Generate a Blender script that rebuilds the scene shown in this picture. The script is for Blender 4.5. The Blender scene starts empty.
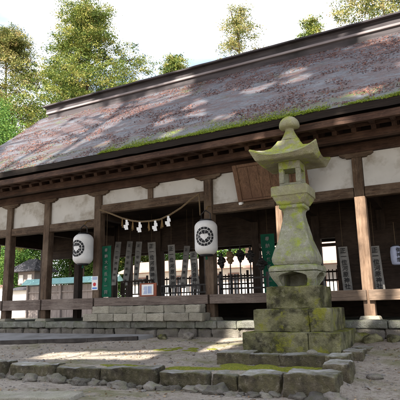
import bpy, bmesh, math, random
import numpy as np
from mathutils import Vector, Matrix, noise
random.seed(7)
R = math.radians
scene = bpy.context.scene
col = scene.collection

# ------------------------------------------------------------------ helpers
def tag(o, label=None, cat=None, group=None, kind=None):
    if label: o['label'] = label
    if cat: o['category'] = cat
    if group: o['group'] = group
    if kind: o['kind'] = kind
    return o

def empty(name, loc=(0, 0, 0), rz=0.0):
    o = bpy.data.objects.new(name, None)
    o.empty_display_size = .2
    o.location = loc
    o.rotation_euler = (0, 0, rz)
    col.objects.link(o)
    return o

def origin_of(parent):
    p = parent
    while p.parent: p = p.parent
    return Vector(p.location)

last_obj = [None]
class MB:
    """collects simple solids, links them as one mesh object"""
    def __init__(s):
        s.v, s.f = [], []
    def add(s, vs, fs):
        n = len(s.v)
        s.v += [tuple(v) for v in vs]
        s.f += [tuple(i + n for i in f) for f in fs]
        return s
    def box(s, x0, x1, y0, y1, z0, z1, M=None):
        vs = [Vector((x, y, z)) for z in (z0, z1) for y in (y0, y1) for x in (x0, x1)]
        if M is not None: vs = [M @ v for v in vs]
        return s.add(vs, [(0, 2, 3, 1), (4, 5, 7, 6), (0, 1, 5, 4), (2, 6, 7, 3), (0, 4, 6, 2), (1, 3, 7, 5)])
    def bar(s, a, b, w, h, up=(0, 0, 1)):
        a, b = Vector(a), Vector(b)
        d = (b - a).normalized()
        sx = d.cross(Vector(up)).normalized()
        u = sx.cross(d)
        vs = [p + sx * (i * w / 2) + u * (j * h / 2) for p in (a, b) for i, j in ((-1, -1), (1, -1), (1, 1), (-1, 1))]
        return s.add(vs, [(0, 3, 2, 1), (4, 5, 6, 7), (0, 1, 5, 4), (1, 2, 6, 5), (2, 3, 7, 6), (3, 0, 4, 7)])
    def tube(s, pts, r, n=8):
        pts = [Vector(p) for p in pts]
        rs = r if isinstance(r, (list, tuple)) else [r] * len(pts)
        vs, fs = [], []
        for i, p in enumerate(pts):
            d = (pts[min(i + 1, len(pts) - 1)] - pts[max(i - 1, 0)]).normalized()
            a = d.cross(Vector((0, 0, 1)) if abs(d.z) < .9 else Vector((1, 0, 0))).normalized()
            b = d.cross(a)
            for k in range(n):
                t = 2 * math.pi * k / n
                vs.append(p + (a * math.cos(t) + b * math.sin(t)) * rs[i])
        m = len(pts)
        for i in range(m - 1):
            for k in range(n):
                q = (k + 1) % n
                fs.append((i * n + k, i * n + q, (i + 1) * n + q, (i + 1) * n + k))
        fs.append(tuple(range(n))[::-1]); fs.append(tuple((m - 1) * n + k for k in range(n)))
        return s.add(vs, fs)
    def rings(s, rings, cap=True):
        n = len(rings[0]); vs = [v for r in rings for v in r]; fs = []
        for i in range(len(rings) - 1):
            for k in range(n):
                q = (k + 1) % n
                fs.append((i * n + k, i * n + q, (i + 1) * n + q, (i + 1) * n + k))
        if cap:
            fs.append(tuple(range(n))[::-1]); fs.append(tuple((len(rings) - 1) * n + k for k in range(n)))
        return s.add(vs, fs)
    def lathe(s, prof, n=28, c=(0, 0, 0)):
        return s.rings([[(c[0] + r * math.cos(2 * math.pi * k / n), c[1] + r * math.sin(2 * math.pi * k / n), c[2] + z) for k in range(n)] for r, z in prof])
    def prism(s, poly, y0, y1):      # polygon in XZ pushed along Y
        n = len(poly)
        vs = [(x, y0, z) for x, z in poly] + [(x, y1, z) for x, z in poly]
        fs = [tuple(range(n)), tuple(range(n, 2 * n))[::-1]] + [(k, k + n, (k + 1) % n + n, (k + 1) % n) for k in range(n)]
        return s.add(vs, fs)
    def build(s, name, m, parent=None, org=None, bevel=0, smooth=False, loc=None):
        if org is None:
            org = origin_of(parent) if parent else Vector(loc or (0, 0, 0))
        me = bpy.data.meshes.new(name)
        me.from_pydata([tuple(Vector(v) - Vector(org)) for v in s.v], [], s.f)
        bm = bmesh.new(); bm.from_mesh(me)
        bmesh.ops.recalc_face_normals(bm, faces=bm.faces)
        bm.to_mesh(me); bm.free()
        me.materials.append(m)
        if smooth:
            me.polygons.foreach_set('use_smooth', [True] * len(me.polygons))
        o = bpy.data.objects.new(name, me)
        if parent: o.parent = parent
        elif loc is not None: o.location = loc
        col.objects.link(o); last_obj[0] = o
        if bevel:
            b = o.modifiers.new('bevel', 'BEVEL'); b.width = bevel; b.segments = 2; b.limit_method = 'ANGLE'
        return o

ltex = bpy.data.textures.new('stone_wear', 'CLOUDS'); ltex.noise_scale = .11; ltex.noise_depth = 4
def worn(o, lv=3, st=.015):
    m_ = o.modifiers.new('divide', 'SUBSURF'); m_.subdivision_type = 'SIMPLE'; m_.levels = m_.render_levels = lv
    d_ = o.modifiers.new('wear', 'DISPLACE'); d_.texture = ltex; d_.strength = st; d_.mid_level = .5; d_.texture_coords = 'LOCAL'
    return o

def rough_block(w, d, h, seed, rnd=.05, amp=.02, cuts=5, sc=2.2, taper=0):
    """a hewn stone, base centre at the origin; returns (verts, faces)"""
    bm = bmesh.new()
    bmesh.ops.create_cube(bm, size=1)
    for v in bm.verts:
        v.co = Vector((v.co.x * w, v.co.y * d, (v.co.z + .5) * h))
        if v.co.z > .01: v.co.x *= 1 - taper; v.co.y *= 1 - taper
    bmesh.ops.bevel(bm, geom=bm.edges[:], offset=rnd, segments=3, affect='EDGES', profile=.6)
    big = [e for e in bm.edges if e.calc_length() > .12]
    bmesh.ops.subdivide_edges(bm, edges=big, cuts=cuts, use_grid_fill=True)
    o = Vector((seed * 7.13, seed * 3.71, seed * 1.37))
    for v in bm.verts:
        n = noise.noise_vector(v.co * sc + o) * amp * 1.6 + noise.noise_vector(v.co * sc * 4 + o) * amp * .6
        v.co += n
    bmesh.ops.recalc_face_normals(bm, faces=bm.faces)
    vs = [v.co.copy() for v in bm.verts]; bm.verts.index_update()
    fs = [tuple(v.index for v in f.verts) for f in bm.faces]
    bm.free()
    return vs, fs

def rock_mesh(r, seed, sq=(1, 1, .6), amp=.3):
    bm = bmesh.new()
    bmesh.ops.create_icosphere(bm, subdivisions=3, radius=1)
    o = Vector((seed * 5.3, seed * 2.1, seed))
    for v in bm.verts:
        k = 1 + amp * noise.noise(v.co * 1.2 + o) * 1.6 + .12 * noise.noise(v.co * 3.1 + o)
        v.co = Vector((v.co.x * sq[0], v.co.y * sq[1], v.co.z * sq[2])) * r * k
    vs = [v.co.copy() for v in bm.verts]; bm.verts.index_update()
    fs = [tuple(v.index for v in f.verts) for f in bm.faces]
    bm.free()
    return vs, fs

# ------------------------------------------------------------------ materials
def nodes(name):
    m = bpy.data.materials.new(name); m.use_nodes = True
    nt = m.node_tree
    return m, nt, nt.nodes['Principled BSDF']

def N(nt, t, **kw):
    n = nt.nodes.new(t)
    for k, v in kw.items(): setattr(n, k, v)
    return n

def mixc(nt, fac, a, b):
    n = N(nt, 'ShaderNodeMix', data_type='RGBA')
    for sock, val in ((n.inputs[0], fac), (n.inputs[6], a), (n.inputs[7], b)):
        if hasattr(val, 'links'): nt.links.new(val, sock)
        elif isinstance(val, (int, float)): sock.default_value = val
        else: sock.default_value = (*val, 1)
    return n.outputs[2]

def noise_fac(nt, scale, lo=.4, hi=.6, stretch=(1, 1, 1), detail=6, rough=.6, offs=0.0):
    tc = N(nt, 'ShaderNodeTexCoord'); mp = N(nt, 'ShaderNodeMapping')
    mp.inputs['Scale'].default_value = stretch
    mp.inputs['Location'].default_value = (offs, offs * .7, offs * .3)
    nz = N(nt, 'ShaderNodeTexNoise'); nz.inputs['Scale'].default_value = scale
    nz.inputs['Detail'].default_value = detail; nz.inputs['Roughness'].default_value = rough
    nt.links.new(tc.outputs['Object'], mp.inputs[0]); nt.links.new(mp.outputs[0], nz.inputs['Vector'])
    mr = N(nt, 'ShaderNodeMapRange'); mr.inputs[1].default_value = lo; mr.inputs[2].default_value = hi
    nt.links.new(nz.outputs['Fac'], mr.inputs[0])
    return mr.outputs[0]

def bump(nt, bsdf, fac, strength=.4, dist=.02):
    b = N(nt, 'ShaderNodeBump'); b.inputs['Strength'].default_value = strength; b.inputs['Distance'].default_value = dist
    nt.links.new(fac, b.inputs['Height']); nt.links.new(b.outputs[0], bsdf.inputs['Normal'])

def up_fac(nt, lo=.2, hi=.8):
    g = N(nt, 'ShaderNodeNewGeometry'); s = N(nt, 'ShaderNodeSeparateXYZ')
    nt.links.new(g.outputs['Normal'], s.inputs[0])
    mr = N(nt, 'ShaderNodeMapRange'); mr.inputs[1].default_value = lo; mr.inputs[2].default_value = hi
    nt.links.new(s.outputs[2], mr.inputs[0])
    return mr.outputs[0]

def mul(nt, a, b, op='MULTIPLY'):
    n = N(nt, 'ShaderNodeMath', operation=op); n.use_clamp = True
    for sock, val in ((n.inputs[0], a), (n.inputs[1], b)):
        if hasattr(val, 'links'): nt.links.new(val, sock)
        else: sock.default_value = val
    return n.outputs[0]

def simple(name, c1, c2=None, scale=6, rough=.8, stretch=(1, 1, 1), lo=.35, hi=.65, bst=.3, bd=.01, c3=None, s3=1.2):
    m, nt, b = nodes(name)
    b.inputs['Roughness'].default_value = rough
    b.inputs['Specular IOR Level'].default_value = .25
    f = noise_fac(nt, scale, lo, hi, stretch)
    c = mixc(nt, f, c1, c2 or c1)
    if c3: c = mixc(nt, noise_fac(nt, s3, .5, .68, offs=9), c, c3)
    nt.links.new(c, b.inputs['Base Color'])
    if bst: bump(nt, b, f, bst, bd)
    return m

M = {}
def wood(name, dark, light, axis, weather=None, rough=.75):
    st = {'x': (.6, 9, 9), 'y': (9, .6, 9), 'z': (9, 9, .6)}[axis]
    m, nt, b = nodes(name)
    b.inputs['Roughness'].default_value = rough; b.inputs['Specular IOR Level'].default_value = .25
    f = noise_fac(nt, 2.2, .3, .7, st, 8, .65)
    c = mixc(nt, f, dark, light)
    if weather: c = mixc(nt, noise_fac(nt, 1.3, .45, .7, offs=4), c, weather)
    c = mixc(nt, mul(nt, noise_fac(nt, 7, .52, .66, st, 6, .7, 15), .75), c, tuple(q * .6 for q in dark))
    if weather: c = mixc(nt, mul(nt, noise_fac(nt, 16, .58, .7, tuple(q ** .6 for q in st), 6, .7, 25), .6), c, tuple(min(.7, q * 1.7) for q in weather))
    nt.links.new(c, b.inputs['Base Color'])
    bump(nt, b, f, .5, .012)
    return m
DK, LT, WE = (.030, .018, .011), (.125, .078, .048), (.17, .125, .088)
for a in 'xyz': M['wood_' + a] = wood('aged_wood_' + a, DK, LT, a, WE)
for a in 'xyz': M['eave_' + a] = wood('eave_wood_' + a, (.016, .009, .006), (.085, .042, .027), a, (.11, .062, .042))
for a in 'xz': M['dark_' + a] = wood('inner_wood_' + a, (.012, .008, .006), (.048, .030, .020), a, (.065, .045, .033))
M['pale_z'] = wood('sunlit_wood_z', (.13, .08, .05), (.31, .21, .145), 'z', (.09, .058, .04))  # paler wood: sunlight on the posts is put into the colour
M['pale_x'] = wood('sunlit_wood_x', (.12, .085, .06), (.28, .20, .145), 'x', (.09, .065, .05))  # paler wood: sunlight on the beam is put into the colour
M['sill'] = wood('grey_weathered_wood', (.07, .05, .042), (.20, .155, .13), 'x', (.22, .18, .155))
M['plaque'] = wood('brown_board', (.08, .043, .025), (.24, .14, .085), 'z', (.13, .07, .045))
M['plaster'] = simple('lime_plaster', (.60, .585, .56), (.50, .485, .46), 1.6, .9, lo=.3, hi=.7, bst=.25, c3=(.33, .295, .25), s3=1.9)
M['white'] = simple('white_paint', (.8, .8, .8), None, bst=0)
M['paper'] = simple('lantern_paper', (.72, .71, .70), (.62, .61, .6), 5, .7, bst=.05)
M['black'] = simple('black_ink', (.012, .012, .014), None, rough=.6, bst=0)
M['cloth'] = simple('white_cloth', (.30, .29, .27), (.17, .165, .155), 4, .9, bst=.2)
M['green'] = simple('green_cloth', (.005, .115, .06), (.003, .06, .035), 3, .8, bst=.2)
M['straw'] = simple('straw', (.30, .19, .08), (.18, .11, .045), 40, .9)
M['rope'] = simple('straw_rope', (.22, .155, .09), (.12, .085, .05), 40, .9)
M['iron'] = simple('black_iron', (.02, .018, .017), (.035, .03, .028), 9, .5)
M['brass'] = simple('old_brass', (.25, .16, .07), (.12, .08, .04), 9, .45)
M['orange'] = simple('orange_lacquer', (.30, .085, .04), (.2, .055, .03), 5, .5, bst=0)
M['red'] = simple('red_print', (.55, .05, .06), None, bst=0)
M['blue'] = simple('blue_print', (.12, .25, .6), None, bst=0)
M['bluewhite'] = simple('bluish_paper', (.55, .6, .78), (.45, .5, .7), 6, .7, bst=0)

def stone(name, base, dark, moss, moss_amt=.5, mossy_side=.3, lichen=None, sc=3.0, vary=False, lit_top=None, vivid=None, span=(.35, .68), spread=(.78, 1.2)):
    m, nt, b = nodes(name)
    b.inputs['Roughness'].default_value = .92; b.inputs['Specular IOR Level'].default_value = .2
    f1 = noise_fac(nt, sc, *span, detail=9, rough=.68)
    c = mixc(nt, f1, dark, base)
    f2 = noise_fac(nt, 45, .35, .7, detail=3)
    c = mixc(nt, mul(nt, f2, .45), c, tuple(x * .45 for x in base))
    if lichen: c = mixc(nt, mul(nt, noise_fac(nt, sc * 2.6, .54, .7, detail=9, rough=.75, offs=13), .75), c, lichen)
    if lit_top: c = mixc(nt, mul(nt, up_fac(nt, .6, .95), noise_fac(nt, 2.5, .3, .6, offs=33)), c, lit_top)  # up-facing surfaces painted lighter, as if lit from above
    mo = mul(nt, noise_fac(nt, sc * 1.3, .42, .6, offs=5), mul(nt, mul(nt, up_fac(nt, .1, .75), moss_amt), mossy_side, 'ADD'))
    mc = mixc(nt, noise_fac(nt, 26, .3, .7), moss, tuple(x * .5 for x in moss))
    c = mixc(nt, mo, c, mc)
    if vivid: c = mixc(nt, mul(nt, noise_fac(nt, 2.1, .54, .62, detail=9, rough=.7, offs=51), .8), c, vivid)
    oi = N(nt, 'ShaderNodeObjectInfo'); hv = N(nt, 'ShaderNodeHueSaturation'); vr = N(nt, 'ShaderNodeMapRange')
    vr.inputs[3].default_value = spread[0]; vr.inputs[4].default_value = spread[1]; nt.links.new(oi.outputs['Random'], vr.inputs[0])
    if vary: nt.links.new(vr.outputs[0], hv.inputs['Value'])
    nt.links.new(c, hv.inputs['Color']); c = hv.outputs[0]
    nt.links.new(c, b.inputs['Base Color'])
    bump(nt, b, mul(nt, mul(nt, f1, .5), mul(nt, f2, .5), 'ADD'), .8, .025)
    return m
M['lantern_stone'] = stone('lantern_granite', (.43, .42, .33), (.22, .215, .155), (.26, .32, .04), .9, .10, (.50, .49, .42), 4.2, vivid=(.30, .36, .03))
M['lantern_top'] = stone('lantern_roof_granite', (.42, .40, .28), (.26, .24, .16), (.40, .43, .06), 1.3, .22, vivid=(.40, .46, .05))
M['pedestal'] = stone('pedestal_stone', (.24, .225, .125), (.025, .022, .014), (.17, .18, .02), .9, .20, (.30, .28, .19), 2.4, span=(.42, .60), vivid=(.22, .22, .02))
M['kerb'] = stone('kerb_stone', (.16, .135, .09), (.025, .021, .016), (.15, .15, .025), .3, .16, (.30, .27, .215), 4.5, True, (.40, .385, .37))  # dark sides and pale tops: shade and light painted into the stone
M['rubble'] = stone('rubble_stone', (.27, .245, .215), (.12, .105, .095), (.16, .17, .05), .3, .1, vary=True, spread=(.5, 1.4))
M['foundation'] = stone('foundation_stone', (.27, .265, .235), (.10, .10, .085), (.16, .19, .07), .4, .2, (.34, .38, .32), 3.2)
M['step'] = stone('cut_granite', (.41, .38, .31), (.27, .245, .20), (.24, .25, .14), .3, .1, vary=True)

# roof bark with litter and moss along the eave
def roof_mat():
    m, nt, b = nodes('cypress_bark_roof')
    b.inputs['Roughness'].default_value = .52; b.inputs['Specular IOR Level'].default_value = .6
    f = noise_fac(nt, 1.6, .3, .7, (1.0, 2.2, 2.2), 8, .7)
    c = mixc(nt, f, (.13, .145, .18), (.35, .385, .445))  # bluish base: the sky's reflection is painted into the bark colour
    c = mixc(nt, mul(nt, noise_fac(nt, 1.5, .465, .55, (.45, 1.5, 1.5), 12, .8, 3), .88), c, (.155, .068, .058))
    c = mixc(nt, mul(nt, noise_fac(nt, 5, .51, .56, (.45, 1.6, 1.6), 12, .84, 8), .9), c, (.22, .09, .065))
    c = mixc(nt, mul(nt, noise_fac(nt, 7, .54, .66, (.5, 1.6, 1.6), 9, .75, 18), .8), c, (.05, .042, .045))
    c = mixc(nt, mul(nt, noise_fac(nt, 22, .5, .66, (.6, 1.5, 1.5), 6, .7, 28), .7), c, (.045, .035, .035))
    c = mixc(nt, mul(nt, noise_fac(nt, 16, .56, .66, (.6, 1.5, 1.5), 6, .7, 38), .8), c, (.42, .40, .40))
    tc = N(nt, 'ShaderNodeTexCoord'); sp = N(nt, 'ShaderNodeSeparateXYZ'); nt.links.new(tc.outputs['Object'], sp.inputs[0])
    mr = N(nt, 'ShaderNodeMapRange'); mr.inputs[1].default_value = 5.78; mr.inputs[2].default_value = 5.32
    nt.links.new(sp.outputs[2], mr.inputs[0])
    mo = mul(nt, mul(nt, mr.outputs[0], 1.5), mul(nt, noise_fac(nt, 2.6, .46, .6, (.6, 1, 1), 8, .8, 21), noise_fac(nt, .28, .4, .56, offs=44)))
    mo2 = mul(nt, mul(nt, noise_fac(nt, .35, .52, .62, offs=31), noise_fac(nt, 2.4, .5, .66, offs=2)), .7)
    mc = mixc(nt, noise_fac(nt, 9, .3, .7, offs=6), (.21, .27, .02), (.10, .14, .02))
    c = mixc(nt, mul(nt, mo, mo2, 'ADD'), c, mc)
    nt.links.new(c, b.inputs['Base Color'])
    bump(nt, b, noise_fac(nt, 11, .25, .75, (.5, 1.5, 1.5), 8, .8), 1.0, .11)
    return m
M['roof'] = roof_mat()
M['roof_edge'] = simple('bark_edge', (.014, .011, .010), (.035, .026, .021), 3, .95, (.5, 1, 26), bst=.8)
M['ridge'] = simple('ridge_board', (.03, .025, .028), (.08, .07, .074), 1.5, .8, (.3, 4, 4), c3=(.022, .02, .02), s3=.8)
M['ridge_pale'] = simple('ridge_base', (.27, .24, .24), (.15, .125, .13), 1.2, .8, (.4, 3, 3))

def ground_mat():
    m, nt, b = nodes('trodden_earth')
    b.inputs['Roughness'].default_value = .95; b.inputs['Specular IOR Level'].default_value = .15
    f = noise_fac(nt, .8, .35, .65, detail=8)
    c = mixc(nt, f, (.32, .27, .215), (.45, .395, .325))
    c = mixc(nt, noise_fac(nt, 9, .45, .7, detail=8, rough=.7, offs=2), c, (.21, .165, .125))
    c = mixc(nt, mul(nt, noise_fac(nt, 60, .5, .68, detail=2, offs=7), .6), c, (.42, .39, .37))
    c = mixc(nt, mul(nt, noise_fac(nt, 30, .55, .66, detail=4, offs=17), .5), c, (.08, .06, .05))
    mo = mul(nt, noise_fac(nt, .9, .51, .62, (.7, 1.3, 1), 8, .7, 11), .7)
    c = mixc(nt, mo, c, mixc(nt, noise_fac(nt, 14, .3, .7), (.13, .145, .04), (.21, .19, .10)))
    nt.links.new(c, b.inputs['Base Color'])
    bump(nt, b, noise_fac(nt, 28, .2, .8, detail=6, rough=.7), .8, .03)
    return m
M['ground'] = ground_mat()
M['apron'] = simple('worn_paving', (.25, .245, .245), (.19, .185, .18), 2.2, .9, c3=(.14, .135, .125))
M['dark_edge'] = simple('shaded_edging', (.03, .026, .024), (.07, .06, .055), 4, .9)  # dark colour stands in for shade on the path's front face
M['moss'] = simple('cushion_moss', (.12, .15, .014), (.27, .26, .03), 30, .95, bst=.9, bd=.02)
M['pebble'] = stone('pebble_stone', (.33, .31, .29), (.2, .18, .16), (.1, .11, .04), .1, .02)

def leaf_mat(name, cols, trans=.35):
    m, nt, b = nodes(name)
    at = N(nt, 'ShaderNodeAttribute', attribute_name='tint')
    cr = N(nt, 'ShaderNodeValToRGB')
    el = cr.color_ramp.elements
    el[0].color = (*cols[0], 1); el[1].color = (*cols[-1], 1)
    for i, c in enumerate(cols[1:-1]):
        e = el.new((i + 1) / (len(cols) - 1)); e.color = (*c, 1)
    nt.links.new(at.outputs['Fac'], cr.inputs[0])
    b.inputs['Roughness'].default_value = .65; b.inputs['Specular IOR Level'].default_value = .2
    nt.links.new(cr.outputs[0], b.inputs['Base Color'])
    tr = N(nt, 'ShaderNodeBsdfTranslucent'); nt.links.new(cr.outputs[0], tr.inputs[0])
    mx = N(nt, 'ShaderNodeMixShader'); mx.inputs[0].default_value = trans
    nt.links.new(b.outputs[0], mx.inputs[1]); nt.links.new(tr.outputs[0], mx.inputs[2])
    nt.links.new(mx.outputs[0], nt.nodes['Material Output'].inputs[0])
    return m
M['cedar'] = leaf_mat('cedar_foliage', [(.03, .055, .012), (.10, .145, .028), (.27, .28, .06), (.42, .33, .14)])
M['cedar_warm'] = leaf_mat('browned_cedar_foliage', [(.04, .06, .018), (.13, .155, .04), (.33, .30, .10), (.46, .32, .17)])
M['broad'] = leaf_mat('broadleaf_foliage', [(.025, .07, .014), (.07, .155, .03), (.16, .27, .055), (.30, .38, .08)])
M['shade_leaf'] = leaf_mat('evergreen_foliage', [(.02, .045, .012), (.035, .07, .018), (.05, .09, .02), (.07, .10, .03)], .2)
M['moss_leaf'] = leaf_mat('moss_tuft', [(.08, .13, .012), (.17, .24, .02), (.27, .34, .03), (.33, .36, .06)], .2)
M['litter_brown'] = leaf_mat('brown_leaves', [(.10, .06, .035), (.20, .125, .07), (.30, .20, .11), (.38, .30, .2)], .1)
M['litter'] = leaf_mat('dry_leaves', [(.045, .018, .016), (.09, .036, .03), (.14, .056, .042), (.22, .115, .08)], .1)
M['bark'] = simple('tree_bark', (.10, .065, .045), (.045, .03, .022), 3, .95, (3, 3, .4), bst=.8, bd=.05)
M['tile'] = simple('grey_roof_tile', (.035, .035, .042), (.07, .068, .08), 4, .7, (1, 6, 1))
M['teal'] = simple('copper_patina', (.23, .42, .44), (.17, .33, .35), 3, .6, bst=.1)
M['pinkroof'] = simple('sunlit_brown_roof', (.36, .25, .21), (.27, .17, .14), 4, .7, (1, 5, 1))
M['lime'] = simple('whitewash', (.80, .79, .76), (.72, .70, .67), 2, .9, bst=.05)
M['cedarboard'] = wood('silvered_boards', (.17, .14, .13), (.30, .26, .245), 'z')
M['pane'] = simple('dark_window', (.03, .035, .04), (.05, .05, .06), 4, .2, bst=0)

# ------------------------------------------------------------------ sun and sky, camera
S = Vector((0.02, -.72, .69)).normalized()          # towards the sun
sun = bpy.data.lights.new('sun', 'SUN'); sun.energy = 5.0; sun.angle = R(.53); sun.color = (1, .93, .82)
so = bpy.data.objects.new('sun', sun); so.rotation_euler = S.to_track_quat('Z', 'Y').to_euler(); so.location = (0, -30, 40); col.objects.link(so)
w = bpy.data.worlds.new('World'); scene.world = w; w.use_nodes = True
nt = w.node_tree; bg = nt.nodes['Background']
sky = N(nt, 'ShaderNodeTexSky', sky_type='NISHITA'); sky.sun_disc = False
sky.sun_elevation = math.asin(S.z); sky.sun_rotation = math.atan2(S.x, S.y)
sky.air_density = 1.0; sky.dust_density = 3.0; sky.ozone_density = 1.0
# thin bright cloud over most of the sky
tc = N(nt, 'ShaderNodeTexCoord'); nz = N(nt, 'ShaderNodeTexNoise'); nz.inputs['Scale'].default_value = 2.0; nz.inputs['Detail'].default_value = 6
mp = N(nt, 'ShaderNodeMapping'); mp.inputs['Scale'].default_value = (1, 1, 2.2); mp.inputs['Location'].default_value = (.4, .1, .2)
nt.links.new(tc.outputs['Generated'], mp.inputs[0]); nt.links.new(mp.outputs[0], nz.inputs['Vector'])
mr = N(nt, 'ShaderNodeMapRange'); mr.inputs[1].default_value = .42; mr.inputs[2].default_value = .62; mr.inputs[3].default_value = .12; mr.inputs[4].default_value = 1
nt.links.new(nz.outputs['Fac'], mr.inputs[0])
nt.links.new(mixc(nt, mr.outputs[0], sky.outputs[0], (7.5, 7.7, 8.2)), bg.inputs[0])
bg.inputs[1].default_value = .105
scene.view_settings.view_transform = 'Standard'; scene.view_settings.look = 'None'
scene.view_settings.exposure = 1.78; scene.view_settings.gamma = 1; scene.view_settings.use_curve_mapping = False

cam = bpy.data.cameras.new('camera'); cam.sensor_width = 36; cam.lens = 44.3; cam.clip_end = 2000; cam.clip_start = .1
co = bpy.data.objects.new('camera', cam); col.objects.link(co); scene.camera = co
RR = [[0.88787, -0.11325, -0.44594], [0.45968, 0.17715, 0.87024], [-0.01955, -0.97765, 0.20935]]
co.matrix_world = Matrix([[RR[i][0], -RR[i][1], -RR[i][2], (0, -12, 1.2)[i]] for i in range(3)] + [[0, 0, 0, 1]])

# ------------------------------------------------------------------ ground
KY, KX = -4.42, -1.62
def sm(t): t = max(0., min(1., t)); return t * t * (3 - 2 * t)
def gz(x, y):
    if y > -.3: hi = .44
    elif y > -3.1: hi = .44 + (y + .3) * .118
    else: hi = .11 + (y + 3.1) * .012
    lo = -.15 + .59 * sm((y + 5.2) / 5.2) if y > -5.2 else -.15
    if y < -8: lo -= 0
    k = sm((x - (KX - .35)) / .5)
    up = hi if y > KY + .14 else (-.15 if y < KY + .04 else -.15 + (hi + .15) * (y - KY - .04) / .1)
    if y > -3.0:                                   # right of the lantern the two levels run together
        pass
    z = up * (1 - k) + lo * k
    near = max(abs(x + 5) / 14, abs(y + 4) / 10)
    if near < 2.2:
        z += .022 * noise.noise(Vector((x * .9, y * .9, 3))) + .010 * noise.noise(Vector((x * 3.7, y * 3.7, 1)))
    return z
xs = [-400, -200, -110, -70, -50, -36, -26, -20, -16.5] + [-14 + .11 * i for i in range(160)] + [4.5, 6.5, 10, 16, 26, 45, 80, 160, 400]
ys = [-400, -200, -90, -45, -26, -18, -14] + [-12 + .25 * i for i in range(18)] + [-7.5 + .09 * i for i in range(85)] + [.6, 1.5, 3, 5, 7, 10, 15, 22, 35, 60, 110, 220, 500]
vs = [(x, y, gz(x, y)) for y in ys for x in xs]
nx = len(xs)
fs = [(j * nx + i, j * nx + i + 1, (j + 1) * nx + i + 1, (j + 1) * nx + i) for j in range(len(ys) - 1) for i in range(nx - 1)]
g = MB().add(vs, fs).build('ground', M['ground'], smooth=True)
tag(g, kind='structure')
# low paved path along the left part of the hall, its front edge running obliquely
poly = [(-7.25, -.62), (-7.35, -1.25), (-8.9, -1.95), (-10.6, -2.72), (-13.5, -4.0), (-19, -4.1), (-19, -.62)]
poly = [(-7.3, -.62), (-7.5, -.98), (-7.75, -1.03), (-8.84, -1.31), (-10.3, -1.63), (-11.56, -1.88), (-14, -2.5), (-19, -3.2), (-19, -.62)]
b = MB(); n = len(poly)
ptop = [(x, y, .475 if y > -.7 else gz(x, y) + .085) for x, y in poly]
b.add([(x, y, .05) for x, y in poly] + ptop, [tuple(range(n))[::-1]] + [(k, (k + 1) % n, (k + 1) % n + n, k + n) for k in range(n)])
for k in range(n): pass
b.f += [(n, n + 1, n + 8), (n + 1, n + 2, n + 8), (n + 2, n + 3, n + 8), (n + 3, n + 4, n + 8), (n + 4, n + 5, n + 8), (n + 5, n + 6, n + 8), (n + 6, n + 7, n + 8)]
tag(b.build('path', M['apron']), kind='structure')
eg = MB()  # added dark strip painting the shade along the front edge
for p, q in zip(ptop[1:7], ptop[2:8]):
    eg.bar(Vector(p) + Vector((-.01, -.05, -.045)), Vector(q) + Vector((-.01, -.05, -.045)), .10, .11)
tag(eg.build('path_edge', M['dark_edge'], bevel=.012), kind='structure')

# ------------------------------------------------------------------ the shrine hall
PX = [-15.35, -13.5, -11.77, -9.67, -5.85, -3.81, -1.84, .25, 2.35, 4.45]
X0, X1 = -15.35, 4.45
hall = empty('shrine_hall', (-5.5, 3.5, .44))
tag(hall, 'long open wooden shrine hall with a mossy bark roof, white plaster panels and stone foundation', 'shrine hall')
PW = .125
for i, x in enumerate(PX):
    m = M['pale_z'] if i in (5, 6) else M['wood_z']
    z1 = 4.62
    p = MB().box(x - PW, x + PW, -PW, PW, .83, z1).build('post', m if i not in (5, 6) else M['wood_z'], hall, bevel=.02) if i not in (5, 6) else None
    if i in (5, 6):
        p = MB().box(x - PW, x + PW, -PW, PW, .83, 3.66).build('post', M['pale_z'], hall, bevel=.02)  # sunlight painted in: pale below the eave's shadow, darker wood above
        tag(p, 'pale front post with sunlight painted into its wood')
        MB().box(x - PW + .01, x + PW - .01, -PW + .01, PW - .01, 3.66, z1).build('post', M['wood_z'], hall, bevel=.015)
    bs = MB().add(*[([v + Vector((x, 0, .795)) for v in rough_block(.46, .46, .1, i + 3, .03, .012, 3, taper=.12)[0]], rough_block(.46, .46, .1, i + 3, .03, .012, 3, taper=.12)[1])][0])
    bs.build('post_base', M['step'], hall, smooth=True)
    for Y in (3.5, 7):
        MB().box(x - PW, x + PW, Y - PW, Y + PW, .8, 4.75).build('post', M['dark_z'], hall, bevel=.015)
    # boat-shaped bracket on the post
    w2 = .40
    pr = [(-w2, 4.74), (-w2, 4.70), (-w2 + .07, 4.655), (-w2 + .13, 4.655), (-w2 + .16, 4.615), (w2 - .16, 4.615), (w2 - .13, 4.655), (w2 - .07, 4.655), (w2, 4.70), (w2, 4.74)]
    MB().prism([(x + a, z) for a, z in pr], -.13, .13).build('bracket', M['wood_x'], hall, bevel=.01)
    # tie beam back to the next row
    MB().box(x - .09, x + .09, PW + .003, 3.5 - PW - .003, 3.9, 4.2).build('tie_beam', M['dark_x'], hall)
    MB().box(x - .09, x + .09, 3.5 + PW + .003, 7 - PW - .003, 3.9, 4.2).build('tie_beam', M['dark_x'], hall)
# struts between the posts of the middle bay, above its lifted lintel
for x in (-7.76,):
    MB().box(x - .085, x + .085, -.085, .085, 4.305, 4.617).build('strut', M['wood_z'], hall, bevel=.012)
    pr = [(-.3, 4.74), (-.3, 4.70), (-.23, 4.655), (-.18, 4.655), (-.15, 4.615), (.15, 4.615), (.18, 4.655), (.23, 4.655), (.3, 4.70), (.3, 4.74)]
    MB().prism([(x + a, z) for a, z in pr], -.12, .12).build('bracket', M['wood_x'], hall, bevel=.01)
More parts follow.
